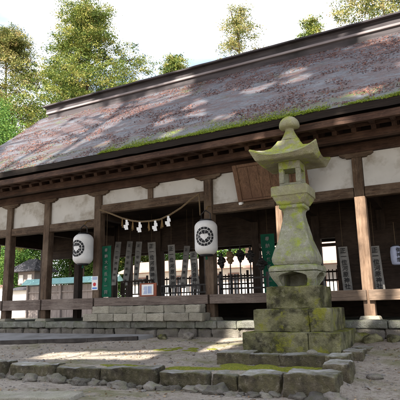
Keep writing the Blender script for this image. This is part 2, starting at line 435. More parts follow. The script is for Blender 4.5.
# lintels, sills, plaster bay by bay
for i in range(len(PX) - 1):
    a, c = PX[i] + PW + .002, PX[i + 1] - PW - .002
    mid = (i == 3)
    lo, hi = (4.03, 4.3) if mid else (3.64, 3.89)
    MB().box(a, c, -.105, .105, lo, hi).build('lintel', M['wood_x'], hall, bevel=.014)
    zb = 1.15 if i < 3 else 1.235
    MB().box(a - .1, c + .1 if i < 9 else c, -PW - .085, -PW - .003, zb, 1.475).build('floor_beam', M['pale_x'] if i in (5, 6, 7) else M['sill'], hall, bevel=.012)  # right-hand beams take the pale wood with sunlight painted in
    if mid:
        MB().box(a, PX[3] + 1.91 - .087, -.03, .03, hi + .002, 4.738).build('plaster_panel', M['plaster'], hall)
        MB().box(PX[3] + 1.91 + .087, c, -.03, .03, hi + .002, 4.738).build('plaster_panel', M['plaster'], hall)
    else:
        MB().box(a, c, -.03, .03, hi + .002, 4.738).build('plaster_panel', M['plaster'], hall)
# purlins and inner lintels
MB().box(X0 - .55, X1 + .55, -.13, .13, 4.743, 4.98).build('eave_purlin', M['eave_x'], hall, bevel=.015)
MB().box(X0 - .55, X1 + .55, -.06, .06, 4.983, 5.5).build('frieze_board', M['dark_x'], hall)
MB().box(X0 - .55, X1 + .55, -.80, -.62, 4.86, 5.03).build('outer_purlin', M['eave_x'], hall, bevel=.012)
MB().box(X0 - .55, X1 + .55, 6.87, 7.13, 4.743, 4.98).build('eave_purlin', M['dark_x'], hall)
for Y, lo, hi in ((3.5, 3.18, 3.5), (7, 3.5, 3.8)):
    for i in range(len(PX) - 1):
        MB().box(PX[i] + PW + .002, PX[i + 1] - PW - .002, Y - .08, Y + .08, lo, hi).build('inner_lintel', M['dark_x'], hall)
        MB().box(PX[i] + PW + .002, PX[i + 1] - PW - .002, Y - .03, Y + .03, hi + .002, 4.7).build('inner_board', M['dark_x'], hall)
for i in range(4, len(PX) - 1):                    # a second low rail in the right-hand bays
    MB().box(PX[i] + PW + .002, PX[i + 1] - PW - .002, 3.44, 3.56, 2.93, 3.02).build('inner_lintel', M['dark_x'], hall)
MB().box(-3.2, X1 - PW, 3.32, 3.365, 1.462, 3.3).build('inner_wall', M['dark_x'], hall)
# gable-end tie beams
for x in (X0, X1):
    for a, c in ((PW + .003, 3.37), (3.63, 6.87)):
        MB().box(x - .1, x + .1, a, c, 3.6, 3.85).build('tie_beam', M['dark_x'], hall)
        MB().box(x - .04, x + .04, a, c, 3.855, 4.7).build('inner_board', M['dark_x'], hall)
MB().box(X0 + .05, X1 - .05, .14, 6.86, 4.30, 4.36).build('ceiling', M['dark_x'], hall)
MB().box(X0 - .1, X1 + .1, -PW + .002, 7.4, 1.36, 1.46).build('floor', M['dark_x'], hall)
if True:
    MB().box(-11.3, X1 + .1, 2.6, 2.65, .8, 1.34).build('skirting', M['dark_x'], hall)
# rafters: two tiers, and the boards they carry
nr = 48
for k in range(nr):
    x = X0 - .4 + (X1 - X0 + .8) * k / (nr - 1)
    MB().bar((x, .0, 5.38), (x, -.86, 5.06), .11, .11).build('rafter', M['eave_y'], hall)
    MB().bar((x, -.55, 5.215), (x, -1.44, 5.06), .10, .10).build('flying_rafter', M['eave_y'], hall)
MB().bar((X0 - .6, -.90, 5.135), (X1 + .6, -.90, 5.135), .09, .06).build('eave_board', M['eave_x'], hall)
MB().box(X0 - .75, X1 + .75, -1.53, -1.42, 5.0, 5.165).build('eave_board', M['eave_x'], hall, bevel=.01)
q = MB().bar(((X0 + X1) / 2, -1.42, 5.17), ((X0 + X1) / 2, .9, 5.72), X1 - X0 + 1.4, .03)
q.build('soffit', M['dark_x'], hall)

# the roof: curved slopes, thick edge, ragged surface
XR0, XR1 = X0 - .62, X1 + .62
EY, EZ, RY, RZ, TH = -1.6, 5.37, 3.5, 9.62, .165
def rz_(t): return EZ + (RZ - EZ) * (.87 * t + .13 * t * t)
def roof_pt(u, t, back=False):
    x = XR0 + (XR1 - XR0) * u
    y = EY + (RY - EY) * t
    z = rz_(t) + .10 * (abs(2 * u - 1) ** 3) * (1 - t)
    nk = .25 + .75 * min(1, t * 8)
    z += nk * .030 * noise.noise(Vector((x * .8, y * 1.1, 5))) + nk * .022 * noise.noise(Vector((x * 2.7, y * 3.5, 9))) + .012 * noise.noise(Vector((x * 7, y * 9, 2)))
    if back: y = 2 * RY - y
    return (x, y, z)
nu, ntt = 260, 70
roof = MB()
for back in (False, True):
    tt = ntt if not back else 10
    uu = nu if not back else 30
    top = [roof_pt(i / uu, j / tt, back) for j in range(tt + 1) for i in range(uu + 1)]
    W = uu + 1
    roof.add(top, [(j * W + i, j * W + i + 1, (j + 1) * W + i + 1, (j + 1) * W + i) for j in range(tt) for i in range(uu)])
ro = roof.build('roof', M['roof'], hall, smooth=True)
edge = MB()
for sgn in (1, -1):
    Y = lambda y: y if sgn == 1 else 2 * RY - y
    n = 60
    f = []
    for i in range(n + 1):
        x, y, z = roof_pt(i / n, 0); f += [(x, Y(y + .004), z - .003), (x, Y(y + .03), z - TH + .01 * noise.noise(Vector((x * 3, 1, 1)))), (x, Y(y + .9), z - TH + .5)]
    edge.add(f, [(3 * i + a, 3 * i + a + 1, 3 * i + a + 4, 3 * i + a + 3) for i in range(n) for a in (0, 1)])
    for u in (0, 1):                                # verge edges
        f = []
        for j in range(21):
            x, y, z = roof_pt(u, j / 20); xx = x + (.003 if u == 0 else -.003); xi = x + (.5 if u == 0 else -.5)
            f += [(xx, Y(y), z - .003), (xx, Y(y), z - .24), (xi, Y(y), z - .24)]
        edge.add(f, [(3 * i + a, 3 * i + a + 1, 3 * i + a + 4, 3 * i + a + 3) for i in range(20) for a in (0, 1)])
edge.build('roof_edge', M['roof_edge'], hall)
lin = MB()                                          # boarding under the bark
for sgn in (1, -1):
    pts = []
    for j in range(13):
        t = j / 12; y = EY + .25 + (RY - EY - .25) * t; y = y if sgn == 1 else 2 * RY - y
        for x in (XR0 + .06, XR1 - .06): pts.append((x, y, rz_(max(0, (t * (RY - EY - .25) + .25) / (RY - EY))) - .34))
    lin.add(pts, [(2 * j, 2 * j + 1, 2 * j + 3, 2 * j + 2) for j in range(12)])
lin.build('roof_boarding', M['dark_x'], hall)
for x in (X0, X1):                                  # boarded gables
    MB().prism([(.1, 4.7), (6.9, 4.7), (3.5, 8.9)], x - .03, x + .03)
    gm = MB(); P = [(0.1, 4.705), (6.9, 4.705), (6.9, 6.2), (3.5, 9.05), (.1, 6.2)]
    gm.add([(x - .03, y, z) for y, z in P] + [(x + .03, y, z) for y, z in P], [tuple(range(5)), tuple(range(5, 10))[::-1]] + [(k, (k + 1) % 5, (k + 1) % 5 + 5, k + 5) for k in range(5)])
    gm.build('gable_board', M['wood_z'], hall)
# ridge: pale base course, dark body, cap
XE0, XE1 = -15.42, X1 + .4
rg = MB().box(XE0 + .1, XE1, RY - .37, RY + .37, 9.575, 9.665).build('ridge', M['ridge_pale'], hall, bevel=.02)
MB().box(XE0 + .03, XE1, RY - .30, RY + .30, 9.668, 9.93).build('ridge_body', M['ridge'], rg, bevel=.02)
cp = MB()
MB().box(XE0 + .2, XE1, RY - .31, RY + .31, 9.30, 9.573).build('ridge_sill', M['ridge'], rg)
nn = 90
for i in range(nn + 1):
    x = XE0 - .08 + (XE1 + .1 - XE0) * i / nn
    dz = .015 * noise.noise(Vector((x * 1.5, 0, 0)))
    cp.v += [(x, RY - .43, 9.933 + dz), (x, RY - .43, 9.99 + dz), (x, RY, 10.06 + dz), (x, RY + .43, 9.99 + dz), (x, RY + .43, 9.933 + dz)]
cp.f += [(5 * i + a, 5 * i + (a + 1) % 5, 5 * i + 5 + (a + 1) % 5, 5 * i + 5 + a) for i in range(nn) for a in range(5)] + [tuple(range(5)), tuple(5 * nn + a for a in range(5))[::-1]]
cp.build('ridge_cap', M['ridge'], rg)
# foundation: core plus individually hewn face stones
MB().box(X0 - .5, X1 + .6, -.33, 7.4, .3, .79).build('foundation', M['foundation'], hall)
def course(z0, h, y, name, m, seed, wmin, wmax, dep=.34, amp=.014, xa=X0 - .5, xb=X1 + .6, rnd=.035):
    rs = random.Random(seed); x = xa; mb = MB()
    while x < xb:
        wd = min(rs.uniform(wmin, wmax), xb - x + .05)
        v, f = rough_block(wd - .012, dep, h * rs.uniform(.95, 1.02), rs.random() * 40, rnd, amp, 4)
        yy = y + rs.uniform(-.02, .02)
        mb.add([p + Vector((x + wd / 2, yy + dep / 2, z0)) for p in v], f); x += wd
    return worn(mb.build(name, m, hall, smooth=True), 1, .035)
course(.63, .185, -.58, 'foundation_coping', M['foundation'], 4, .5, 1.2)
course(.36, .27, -.55, 'foundation_course', M['rubble'], 5, .35, .8, amp=.035, rnd=.07)

# ------------------------------------------------------------------ granite step in front of the middle bay
st = empty('stone_step', (-7.7, -.72, .82))
tag(st, 'two course step of pale cut granite blocks in front of the middle bay', 'step')
rs = random.Random(3)
x = -9.62
while x < -6.0:
    wd = min(rs.uniform(.45, .75), -5.78 - x)
    v, f = rough_block(wd - .01, .5, .205, rs.random() * 30, .03, .01, 4)
    MB().add([p + Vector((x + wd / 2, -.48, .815)) for p in v], f).build('block', M['step'], st, smooth=True); worn(last_obj[0], 2, .035); x += wd
x = -9.42
while x < -6.2:
    wd = min(rs.uniform(.45, .7), -5.92 - x)
    v, f = rough_block(wd - .01, .34, .2, rs.random() * 30, .025, .009, 4)
    MB().add([p + Vector((x + wd / 2, -.40, 1.022)) for p in v], f).build('block', M['step'], st, smooth=True); worn(last_obj[0], 2, .035); x += wd

# ------------------------------------------------------------------ wooden plaque leaning out over the lintel
pq = empty('wooden_plaque', (-3.75, -.3, 3.9))
tag(pq, 'broad brown wooden board plaque leaning outward above the lintel behind the stone lantern', 'plaque')
T = Matrix.Translation((-3.95, -.16, 3.86)) @ Matrix.Rotation(R(22), 4, 'X')
b = MB()
for k in range(6):
    b.box(-.84 + k * .28 + .003, -.84 + (k + 1) * .28 - .003, -.02 + .004 * (k % 2), .02, .06, .90, T)
b.build('board', M['plaque'], pq, bevel=.004)
for s in (-1, 1): MB().box(s * .84 - (.12 if s < 0 else 0), s * .84 + (.12 if s > 0 else 0), -.05, .04, 0, .98, T).build('frame', M['plaque'], pq, bevel=.01)
MB().box(-.836, .836, -.05, .04, .905, .98, T).build('frame', M['plaque'], pq, bevel=.01)
MB().box(-.836, .836, -.05, .04, 0, .055, T).build('frame', M['plaque'], pq, bevel=.01)
for s in (-1, 1): MB().box(s * .90 - .045, s * .90 + .045, -.08, .10, -.07, -.003, T).build('foot', M['white'], pq, bevel=.008)

# ------------------------------------------------------------------ paper lanterns
def cyl_patch(mb, pts, rad, zc, axis_rz, off):
    """polygon pts (u along the circumference, v up) laid on a drum, cut into strips"""
    vs = []
    for u, v in pts:
        a = axis_rz + u / rad - math.pi / 2
        rr = drum_r(v, rad) + off
        vs.append((rr * math.cos(a), rr * math.sin(a), zc + v))
    mb.add(vs, [tuple(range(len(pts)))])
LH = .44
def drum_r(v, rad):
    t = abs(v) / LH
    return rad * (1 if t < .62 else math.sqrt(max(0, 1 - ((t - .62) / .38) ** 2 * .62)))
def paper_lantern(loc, label, rz, rad=.30):
    root = empty('paper_lantern', loc)
    tag(root, label, 'paper lantern', 'white crested paper lanterns hung from the front posts')
    prof = []
    nn = 44
    for i in range(nn + 1):
        v = -LH + 2 * LH * i / nn
        prof.append((drum_r(v, rad) + (.006 if i % 2 else 0), v))
    o = Vector(loc)
    MB().lathe(prof, 36, o).build('paper_drum', M['paper'], root, smooth=True)
    MB().lathe([(.10, LH - .005), (.17, LH - .004), (.17, LH + .04), (.10, LH + .045)], 24, o).build('top_ring', M['black'], root)
    MB().lathe([(.10, -LH - .045), (.17, -LH - .04), (.17, -LH + .004), (.10, -LH + .005)], 24, o).build('bottom_ring', M['black'], root)
    h = MB()
    for s in (-1, 1): h.tube([o + Vector((s * .14, 0, LH + .03)), o + Vector((s * .13, 0, LH + .2)), o + Vector((0, 0, LH + .3))], .018, 6)
    h.build('hanger', M['iron'], root)
    MB().tube([o + Vector((0, 0, LH + .28)), o + Vector((0, .12, LH + .42)), o + Vector((0, .28, LH + .46))], .022, 6).build('hook', M['brass'], root)
    MB().tube([o + Vector((0, 0, -LH - .04)), o + Vector((0, 0, -LH - .13))], [.02, .03], 6).build('tassel', M['green'], root)
    cr = MB()
    def arc(r0, r1, a0, a1, n=6):
        for k in range(n):
            b0, b1 = a0 + (a1 - a0) * k / n, a0 + (a1 - a0) * (k + 1) / n
            cyl_patch(cr, [(r0 * math.cos(b0), r0 * math.sin(b0)), (r1 * math.cos(b0), r1 * math.sin(b0)), (r1 * math.cos(b1), r1 * math.sin(b1)), (r0 * math.cos(b1), r0 * math.sin(b1))], rad, 0, rz, .008)
    for k in range(16):                              # outer ring of blocks
        a = 2 * math.pi * (k + .5) / 16
        arc(.187, .25, a - .172, a + .172, 3)
    for k in range(9):                               # inner broken horseshoe
        a = R(360) * (k + .5) / 9
        arc(.07, .168, a - .31, a + .31, 4)
    cr.v = [tuple(Vector(v) + o) for v in cr.v]
    cr.build('crest', M['black'], root)
    ht = MB()                                        # pale leaf-shaped heart, outlined
    pts = []
    for k in range(25):
        t = 2 * math.pi * k / 24
        pts.append((.0066 * 16 * math.sin(t) ** 3, .0066 * (13 * math.cos(t) - 5 * math.cos(2 * t) - 2 * math.cos(3 * t) - math.cos(4 * t)) - .005))
    cyl_patch(ht, [(p[0], p[1]) for p in pts[:24]], rad, 0, rz, .013)
    ht.v = [tuple(Vector(v) + o) for v in ht.v]
    ht.build('crest', M['paper'], root)
    return root
paper_lantern((-9.93, -.42, 2.93), 'white paper lantern with black ring crest hung beside the post left of the middle bay', R(-28 + 27))
paper_lantern((-5.76, -.45, 2.94), 'white paper lantern with black ring crest hung on the post right of the middle bay', R(-10 + 27))

# ------------------------------------------------------------------ writing helper (built-in font)
def text_mesh(name, body, size, m, parent, mat, weight=.012, spacing=1.0):
    cu = bpy.data.curves.new(name, 'FONT'); cu.body = body; cu.size = size
    cu.align_x = 'CENTER'; cu.align_y = 'CENTER'; cu.extrude = .002; cu.offset = weight * size * .3; cu.space_line = spacing
    t = bpy.data.objects.new(name, cu); col.objects.link(t)
    bpy.context.view_layer.update()
    me = bpy.data.meshes.new_from_object(t.evaluated_get(bpy.context.evaluated_depsgraph_get()))
    bpy.data.objects.remove(t); bpy.data.curves.remove(cu)
    me.transform(mat)
    me.materials.clear(); me.materials.append(m)
    o = bpy.data.objects.new(name, me); o.parent = parent; col.objects.link(o)
    return o
FRONT = Matrix.Rotation(R(90), 4, 'X')               # text facing -Y
def banner(name, loc, w_, h, label, group, cloth, ink, chars, csize, twist=0., lean=0., cat='banner', rod=True):
    wobble = .05
    root = empty(name, loc)
    tag(root, label, cat, group)
    nv, nh = 18, 5
    seed = random.random() * 20
    vs = []
    def P(u, v):                                     # u -.5..+.5, v 0 (top) .. 1 (bottom)
        a = twist * (1 - v) if twist > 0 else -twist * v
        x = u * w_ * math.cos(a) + lean * v * h; y = u * w_ * math.sin(a) + .022 * v * math.sin(v * 4 + u * 4 + seed) + .02 * noise.noise(Vector((u * 2, v * 4, seed)))
        return Vector((x, y, -v * h))
    for off in (-.003, .003):
        for j in range(nv + 1):
            for i in range(nh + 1):
                p = P(i / nh - .5, j / nv); vs.append((p.x, p.y + off, p.z))
    W = nh + 1; K = W * (nv + 1)
    fs = [(j * W + i, j * W + i + 1, (j + 1) * W + i + 1, (j + 1) * W + i) for j in range(nv) for i in range(nh)]
    fs = fs + [tuple(k + K for k in f[::-1]) for f in fs]
    cl = MB().add(vs, fs).build('cloth', cloth, root, org=(0, 0, 0), smooth=True)
    if rod:
        MB().tube([(-w_ * .6, 0, .015), (w_ * .6, 0, .015)], .012, 6).build('rod', M['dark_x'], root, org=(0, 0, 0))
        MB().tube([(0, 0, .02), (0, 0, max(.05, 4.3 - loc[2]))], .004, 4).build('cord', M['rope'], root, org=(0, 0, 0))
    if chars:
        n_ = len(chars)
        for k, ch in enumerate(chars):
            v = (k + .75) / (n_ + .5)
            c = P(0, v)
            a = twist * (1 - v) if twist > 0 else -twist * v
            mt = Matrix.Translation((c.x, c.y - .03, c.z)) @ Matrix.Rotation(a, 4, 'Z') @ FRONT
            text_mesh('writing', ch, csize, ink, root, mt, 1.4 / 40)
    return root
KAN = '正一位河原神社'
WG = 'white hanging name banners inside the hall'
wb = [(-10.42, 3.44, 1.5, .20, .9, -.13), (-9.93, 3.42, 1.5, .20, 1.0, -.12), (-9.55, 3.38, 1.45, .2, .8, -.10), (-9.05, 3.32, 1.44, .30, 0, .06), (-8.28, 3.18, 1.42, .26, 0, .05), (-7.68, 3.1, 1.35, .2, .9, -.13), (-7.45, 2.9, 1.2, .26, 0, .05)]
wl = ['narrow twisted white banner, first to the right of the green banner on the left post',
      'narrow twisted white banner, second to the right of the left green banner',
      'narrow twisted white banner just left of the broad banner above the notice stand',
      'broad white banner with black characters hanging above the orange notice stand',
      'white banner with black characters just right of the dark inner post in the middle bay',
      'thin turned white banner between two lettered ones left of the right hand paper lantern',
      'white lettered banner hanging just left of the right hand paper lantern']
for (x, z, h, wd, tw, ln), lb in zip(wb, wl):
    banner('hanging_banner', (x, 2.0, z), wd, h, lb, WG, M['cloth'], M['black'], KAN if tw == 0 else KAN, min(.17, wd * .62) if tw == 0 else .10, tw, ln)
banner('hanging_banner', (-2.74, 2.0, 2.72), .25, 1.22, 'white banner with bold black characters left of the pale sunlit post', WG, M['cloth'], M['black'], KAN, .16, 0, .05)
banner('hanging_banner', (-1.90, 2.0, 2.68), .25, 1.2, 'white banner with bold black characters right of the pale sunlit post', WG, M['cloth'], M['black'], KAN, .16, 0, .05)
GG = 'green upright banners with pale writing'
banner('upright_banner', (-9.36, -.02, 3.02), .33, 1.52, 'dark green upright banner beside the post left of the middle bay', GG, M['green'], M['cloth'], '奉納大祭氏子一同', .12, 0, .02)
banner('upright_banner', (-4.93, 2.0, 3.26), .42, 1.78, 'dark green upright banner just behind the left side of the stone lantern', GG, M['green'], M['cloth'], '奉納大祭氏子一同', .14, 0, .03)

# poster on the post, notice stand, small lantern
ps = empty('poster', (-9.69, -.142, 1.92))
tag(ps, 'small white poster with a red disc pinned on the post under the left lantern', 'poster')
MB().box(-9.80, -9.57, -.142, -.136, 1.71, 2.12).build('sheet', M['white'], ps)
MB().lathe([(.055, -.002), (.055, .002)], 18).add([], []).build('disc', M['red'], ps, org=(0, 0, 0)).matrix_local = Matrix.Translation((.0, -.006, -.04)) @ FRONT
b = MB()
for k in range(4): b.box(-9.77, -9.60, -.146, -.143, 2.02 + k * .022, 2.03 + k * .022)
b.box(-9.77, -9.60, -.146, -.143, 1.74, 1.79)
b.build('printing', M['blue'], ps)
ns = empty('notice_stand', (-7.95, .12, 1.46))
tag(ns, 'orange framed notice stand with a white sheet on the sill of the middle bay', 'notice stand')
MB().box(-8.24, -7.66, .10, .14, 1.48, 1.86).build('frame', M['orange'], ns, bevel=.01)
MB().box(-8.15, -7.75, .088, .097, 1.52, 1.82).build('sheet', M['white'], ns)
b = MB()
for k in range(7): b.box(-8.09 + (k % 4) * .012, -7.96, .083, .086, 1.56 + k * .031, 1.573 + k * .031)
for k in range(3): b.box(-7.93 + k * .045, -7.91 + k * .045, .083, .086, 1.56, 1.77)
b.build('printing', M['blue'], ns)
for s in (-8.2, -7.7): MB().box(s - .02, s + .02, .145, .30, 1.462, 1.49).build('foot', M['dark_x'], ns)
sl = empty('small_lantern', (-1.36, 2.0, 2.39))
tag(sl, 'small bluish white paper lantern with dark characters hanging inside the right end bay', 'paper lantern')
o = Vector((-1.36, 2.0, 2.39))
MB().lathe([(.08, -.25), (.13, -.22), (.15, -.1), (.15, .1), (.13, .22), (.08, .25)], 24, o).build('paper_drum', M['bluewhite'], sl, smooth=True)
MB().lathe([(.05, .245), (.085, .25), (.085, .28), (.05, .28)], 16, o).build('top_ring', M['black'], sl)
MB().tube([o + Vector((0, 0, .27)), o + Vector((0, 0, .9))], .006, 5).build('cord', M['rope'], sl)
for k, ch in enumerate('御神燈'):
    text_mesh('writing', ch, .13, M['black'], sl, Matrix.Rotation(R(27), 4, 'Z') @ Matrix.Translation((-.0, -.165, .13 - .13 * k)) @ FRONT, .03)

# ------------------------------------------------------------------ straw rope with paper streamers
rp = empty('sacred_rope', (-7.6, -.3, 3.6))
tag(rp, 'sagging straw rope with white paper streamers and straw tassels across the middle bay', 'straw rope')
ctrl = [(-9.45, 4.12), (-8.97, 3.93), (-8.6, 3.77), (-8.25, 3.66), (-7.96, 3.60), (-7.6, 3.585), (-7.28, 3.60), (-6.95, 3.70), (-6.6, 3.86), (-6.24, 4.08), (-6.0, 4.2)]
def rope_z(x):
    for (a, b_), (c, d) in zip(ctrl, ctrl[1:]):
        if a <= x <= c: return b_ + (d - b_) * (x - a) / (c - a)
    return 3.6
rb = MB()
for ph in (0, 2.1, 4.2):
    rb.tube([(-9.45 + 3.45 * k / 160, -.3 + .016 * math.cos(k * .8 + ph), rope_z(-9.45 + 3.45 * k / 160) + .016 * math.sin(k * .8 + ph)) for k in range(161)], .015, 5)
rb.build('rope', M['rope'], rp, smooth=True)
for x in (-8.42, -7.96, -7.43, -7.0):
    z = rope_z(x) - .015
    b = MB(); px_, w0 = x, .10
    segs = [(0, .075, .07), (.02, .075, .11), (-.022, .075, .145), (.008, .055, .12)]
    zz = z
    for k, (dx, hh, ww) in enumerate(segs):
        b.add([(px_ + dx - ww / 2, -.325 - .006 * k, zz), (px_ + dx + ww / 2, -.325 - .006 * k, zz), (px_ + dx + ww / 2 + .02, -.335 - .006 * k, zz - hh - .02), (px_ + dx - ww / 2 + .02, -.335 - .006 * k, zz - hh - .02),
               (px_ + dx - ww / 2, -.321 - .006 * k, zz), (px_ + dx + ww / 2, -.321 - .006 * k, zz), (px_ + dx + ww / 2 + .02, -.331 - .006 * k, zz - hh - .02), (px_ + dx - ww / 2 + .02, -.331 - .006 * k, zz - hh - .02)],
              [(0, 1, 2, 3), (7, 6, 5, 4), (0, 4, 5, 1), (3, 2, 6, 7)])
        zz -= hh
    b.build('paper_streamer', M['white'], rp)
for x in (-8.58, -8.2, -7.65, -7.21):
    z = rope_z(x); b = MB()
    for k in range(14):
        a = random.random() * 6.28; r_ = random.uniform(.0, .035)
        b.tube([(x, -.31, z), (x + r_ * math.cos(a) * 1.3, -.31 + r_ * math.sin(a), z - random.uniform(.2, .3))], .008, 4)
    b.build('straw_tassel', M['straw'], rp)

# ------------------------------------------------------------------ railings and pole rack inside
def railing(x0, x1, y, h, label, m):
    root = empty('railing', ((x0 + x1) / 2, y, 1.46))
    tag(root, label, 'railing')
    MB().box(x0, x1, y - .03, y + .03, 1.46 + h - .05, 1.46 + h).build('top_rail', m, root, bevel=.006)
    MB().box(x0, x1, y - .02, y + .02, 1.56, 1.60).build('bottom_rail', m, root)
    n = int((x1 - x0) / .13)
    for k in range(n + 1):
        x = x0 + (x1 - x0) * k / n
        MB().box(x - .015, x + .015, y - .012, y + .012, 1.602, 1.46 + h - .052).build('baluster', m, root)
    for x in (x0 + .03, x1 - .03): MB().box(x - .035, x + .035, y + .022, y + .09, 1.461, 1.46 + h - .06).build('stile', m, root)
railing(-9.55, -8.35, 1.0, .55, 'low dark wooden railing behind the green banner left of the orange notice stand', M['dark_x'])
railing(-8.05, -6.45, 1.0, .36, 'low black railing between the orange notice stand and the right paper lantern', M['iron'])
lf = empty('lattice_fence', (-8.3, 7.2, 1.46))
tag(lf, 'long dark wooden lattice fence along the back of the hall behind the banners', 'fence')
for z in (1.50, 2.02, 2.34): MB().box(-12.8, -3.9, 7.16, 7.22, z, z + .06).build('rail', M['dark_x'], lf)
for k in range(62):
    x = -12.78 + 8.86 * k / 61
    MB().box(x - .018, x + .018, 7.225, 7.25, 1.462, 2.46).build('slat', M['dark_z'], lf)
for k in range(8):
    x = -12.7 + 8.7 * k / 7
    MB().box(x - .04, x + .04, 7.253, 7.33, 1.462, 2.6).build('post', M['dark_z'], lf)
rk = empty('spear_rack', (-5.4, 1.5, 1.46))
tag(rk, 'black rack holding upright poles with tufted heads between paper lantern and green banner', 'rack')
MB().box(-6.3, -4.75, 1.47, 1.53, 1.93, 1.98).build('rail', M['iron'], rk)
MB().box(-6.3, -4.75, 1.47, 1.53, 1.64, 1.69).build('rail', M['iron'], rk)
for x in (-6.27, -4.78): MB().box(x - .03, x + .03, 1.40, 1.465, 1.461, 2.1).build('stile', M['iron'], rk)
for i, (x, z) in enumerate([(-6.2, 2.62), (-5.92, 2.74), (-5.6, 2.76), (-5.28, 2.74), (-4.95, 2.5)]):
    pl = empty('ceremonial_pole', (x, 1.44, 1.46))
    tag(pl, ['dark ceremonial pole nearest the right paper lantern', 'dark ceremonial pole, second from the right paper lantern', 'dark ceremonial pole in the middle of the rack', 'dark ceremonial pole, second from the green banner', 'short dark ceremonial pole nearest the green banner'][i], 'pole', 'ceremonial poles standing in the rack')
    MB().tube([(x, 1.44, 1.462), (x, 1.44, z + .02)], .018, 6).build('shaft', M['iron'], pl)
    b = MB()
    for k, (dz, rr0) in enumerate(((-.05, .085), (-.14, .125), (-.24, .095), (-.32, .05))):
        v, f = rock_mesh(rr0, i * 3 + k, (1, .8, .75), .55)
        b.add([p + Vector((x, 1.44, z + dz)) for p in v], f)
    b.build('tuft', M['brass'] if i == 1 else M['iron'], pl)
    MB().tube([(x, 1.44, z), (x, 1.44, z + .06), (x, 1.44, z + .14)], [.02, .04, .004], 8).build('finial', M['iron'], pl)

# ------------------------------------------------------------------ the stone lantern
LX, LY, LG = -3.0, -1.62, .23
sl_ = empty('stone_lantern', (LX, LY, LG), R(1.5))
tag(sl_, 'tall mossy stone lantern with upturned roof and round finial on three stacked pedestal blocks', 'stone lantern')
def sq(h, z, ch=.0, dx=0, dy=0):
    c = ch
    P = [(-h + c, -h), (h - c, -h), (h, -h + c), (h, h - c), (h - c, h), (-h + c, h), (-h, h - c), (-h, -h + c)]
    return [(x + dx, y + dy, z - LG) for x, y in P]
O0 = (0, 0, 0)
def ped(h, z0, z1, joint, seed):
    a = -h
    for k, (x0, x1) in enumerate(((-h, joint), (joint, h)) if joint is not None else ((-h, h),)):
        v, f = rough_block(x1 - x0 - .006, 2 * h, z1 - z0, seed + k, .022, .010, 9, 3)
        MB().add([p + Vector(((x0 + x1) / 2, 0, z0 - LG)) for p in v], f).build('pedestal_block', M['pedestal'], sl_, org=O0, smooth=True)
        worn(last_obj[0], 1, .014)
ped(.955, .2, .66, .36, 2)
ped(.77, .66, 1.10, .36, 6)
ped(.555, 1.10, 1.545, None, 11)
# foot: bulging bowl with cusped openings (built as four corner legs under a ring)
ft = MB()
for sx in (-1, 1):
    for sy in (-1, 1):
        R_ = []
        for z, h, wd in ((1.545, .36, .11), (1.60, .385, .12), (1.68, .44, .14), (1.76, .485, .20), (1.80, .50, .30), (1.845, .512, .5)):
            x0, x1 = h - wd, h; c = .07
            P = [(x0, x1), (x1 - c, x1), (x1, x1 - c), (x1, x0), (x0, x0)] if wd < .45 else [(.006, x1), (x1 - c, x1), (x1, x1 - c), (x1, .006), (.006, .006)]
            P = [(a * sx, b_ * sy, z - LG) for a, b_ in P]
            R_.append(P if sx * sy > 0 else P[::-1])
        ft.rings(R_)
ft.rings([sq(.512, 1.857, .07), sq(.515, 1.91, .07), sq(.495, 1.965, .08), sq(.46, 1.985, .09)])
ft.box(-.33, -.27, -.2, .33, 1.546 - LG, 1.85 - LG).box(.27, .33, -.2, .33, 1.546 - LG, 1.85 - LG).box(-.268, .268, .26, .33, 1.546 - LG, 1.85 - LG)
worn(ft.build('foot', M['lantern_stone'], sl_, org=O0, bevel=.012), 4)
# shaft
R_ = []
for z, h in ((1.986, .385), (2.0, .415), (2.06, .445), (2.13, .45), (2.22, .43), (2.35, .385), (2.55, .315), (2.75, .275), (2.92, .235), (3.04, .21), (3.12, .203), (3.17, .215), (3.2, .245)):
    R_.append(sq(h, z, h * .16))
worn(MB().rings(R_).build('shaft', M['lantern_stone'], sl_, org=O0, bevel=.006), 4)
R_ = [sq(h, z, .04) for z, h in ((3.201, .255), (3.225, .28), (3.27, .28), (3.285, .27))]
worn(MB().rings(R_).build('neck_ring', M['lantern_stone'], sl_, org=O0, bevel=.006))
R_ = [sq(h, z, .03) for z, h in ((3.286, .27), (3.31, .30), (3.42, .36), (3.475, .38), (3.478, .40), (3.67, .40), (3.69, .385))]
worn(MB().rings(R_).build('platform', M['lantern_top'], sl_, org=O0, bevel=.012), 4)
# fire chamber: four posts, base and head, open on each side
fb = MB()
h = .238
for sx in (-1, 1):
    for sy in (-1, 1):
        fb.box(min(sx * h, sx * (h - .105)), max(sx * h, sx * (h - .105)), min(sy * h, sy * (h - .105)), max(sy * h, sy * (h - .105)), 3.775 - LG, 4.085 - LG)
fb.box(-h, h, -h, h, 3.692 - LG, 3.773 - LG).box(-h, h, -h, h, 4.087 - LG, 4.258 - LG)
worn(fb.build('fire_chamber', M['lantern_stone'], sl_, org=O0, bevel=.01))
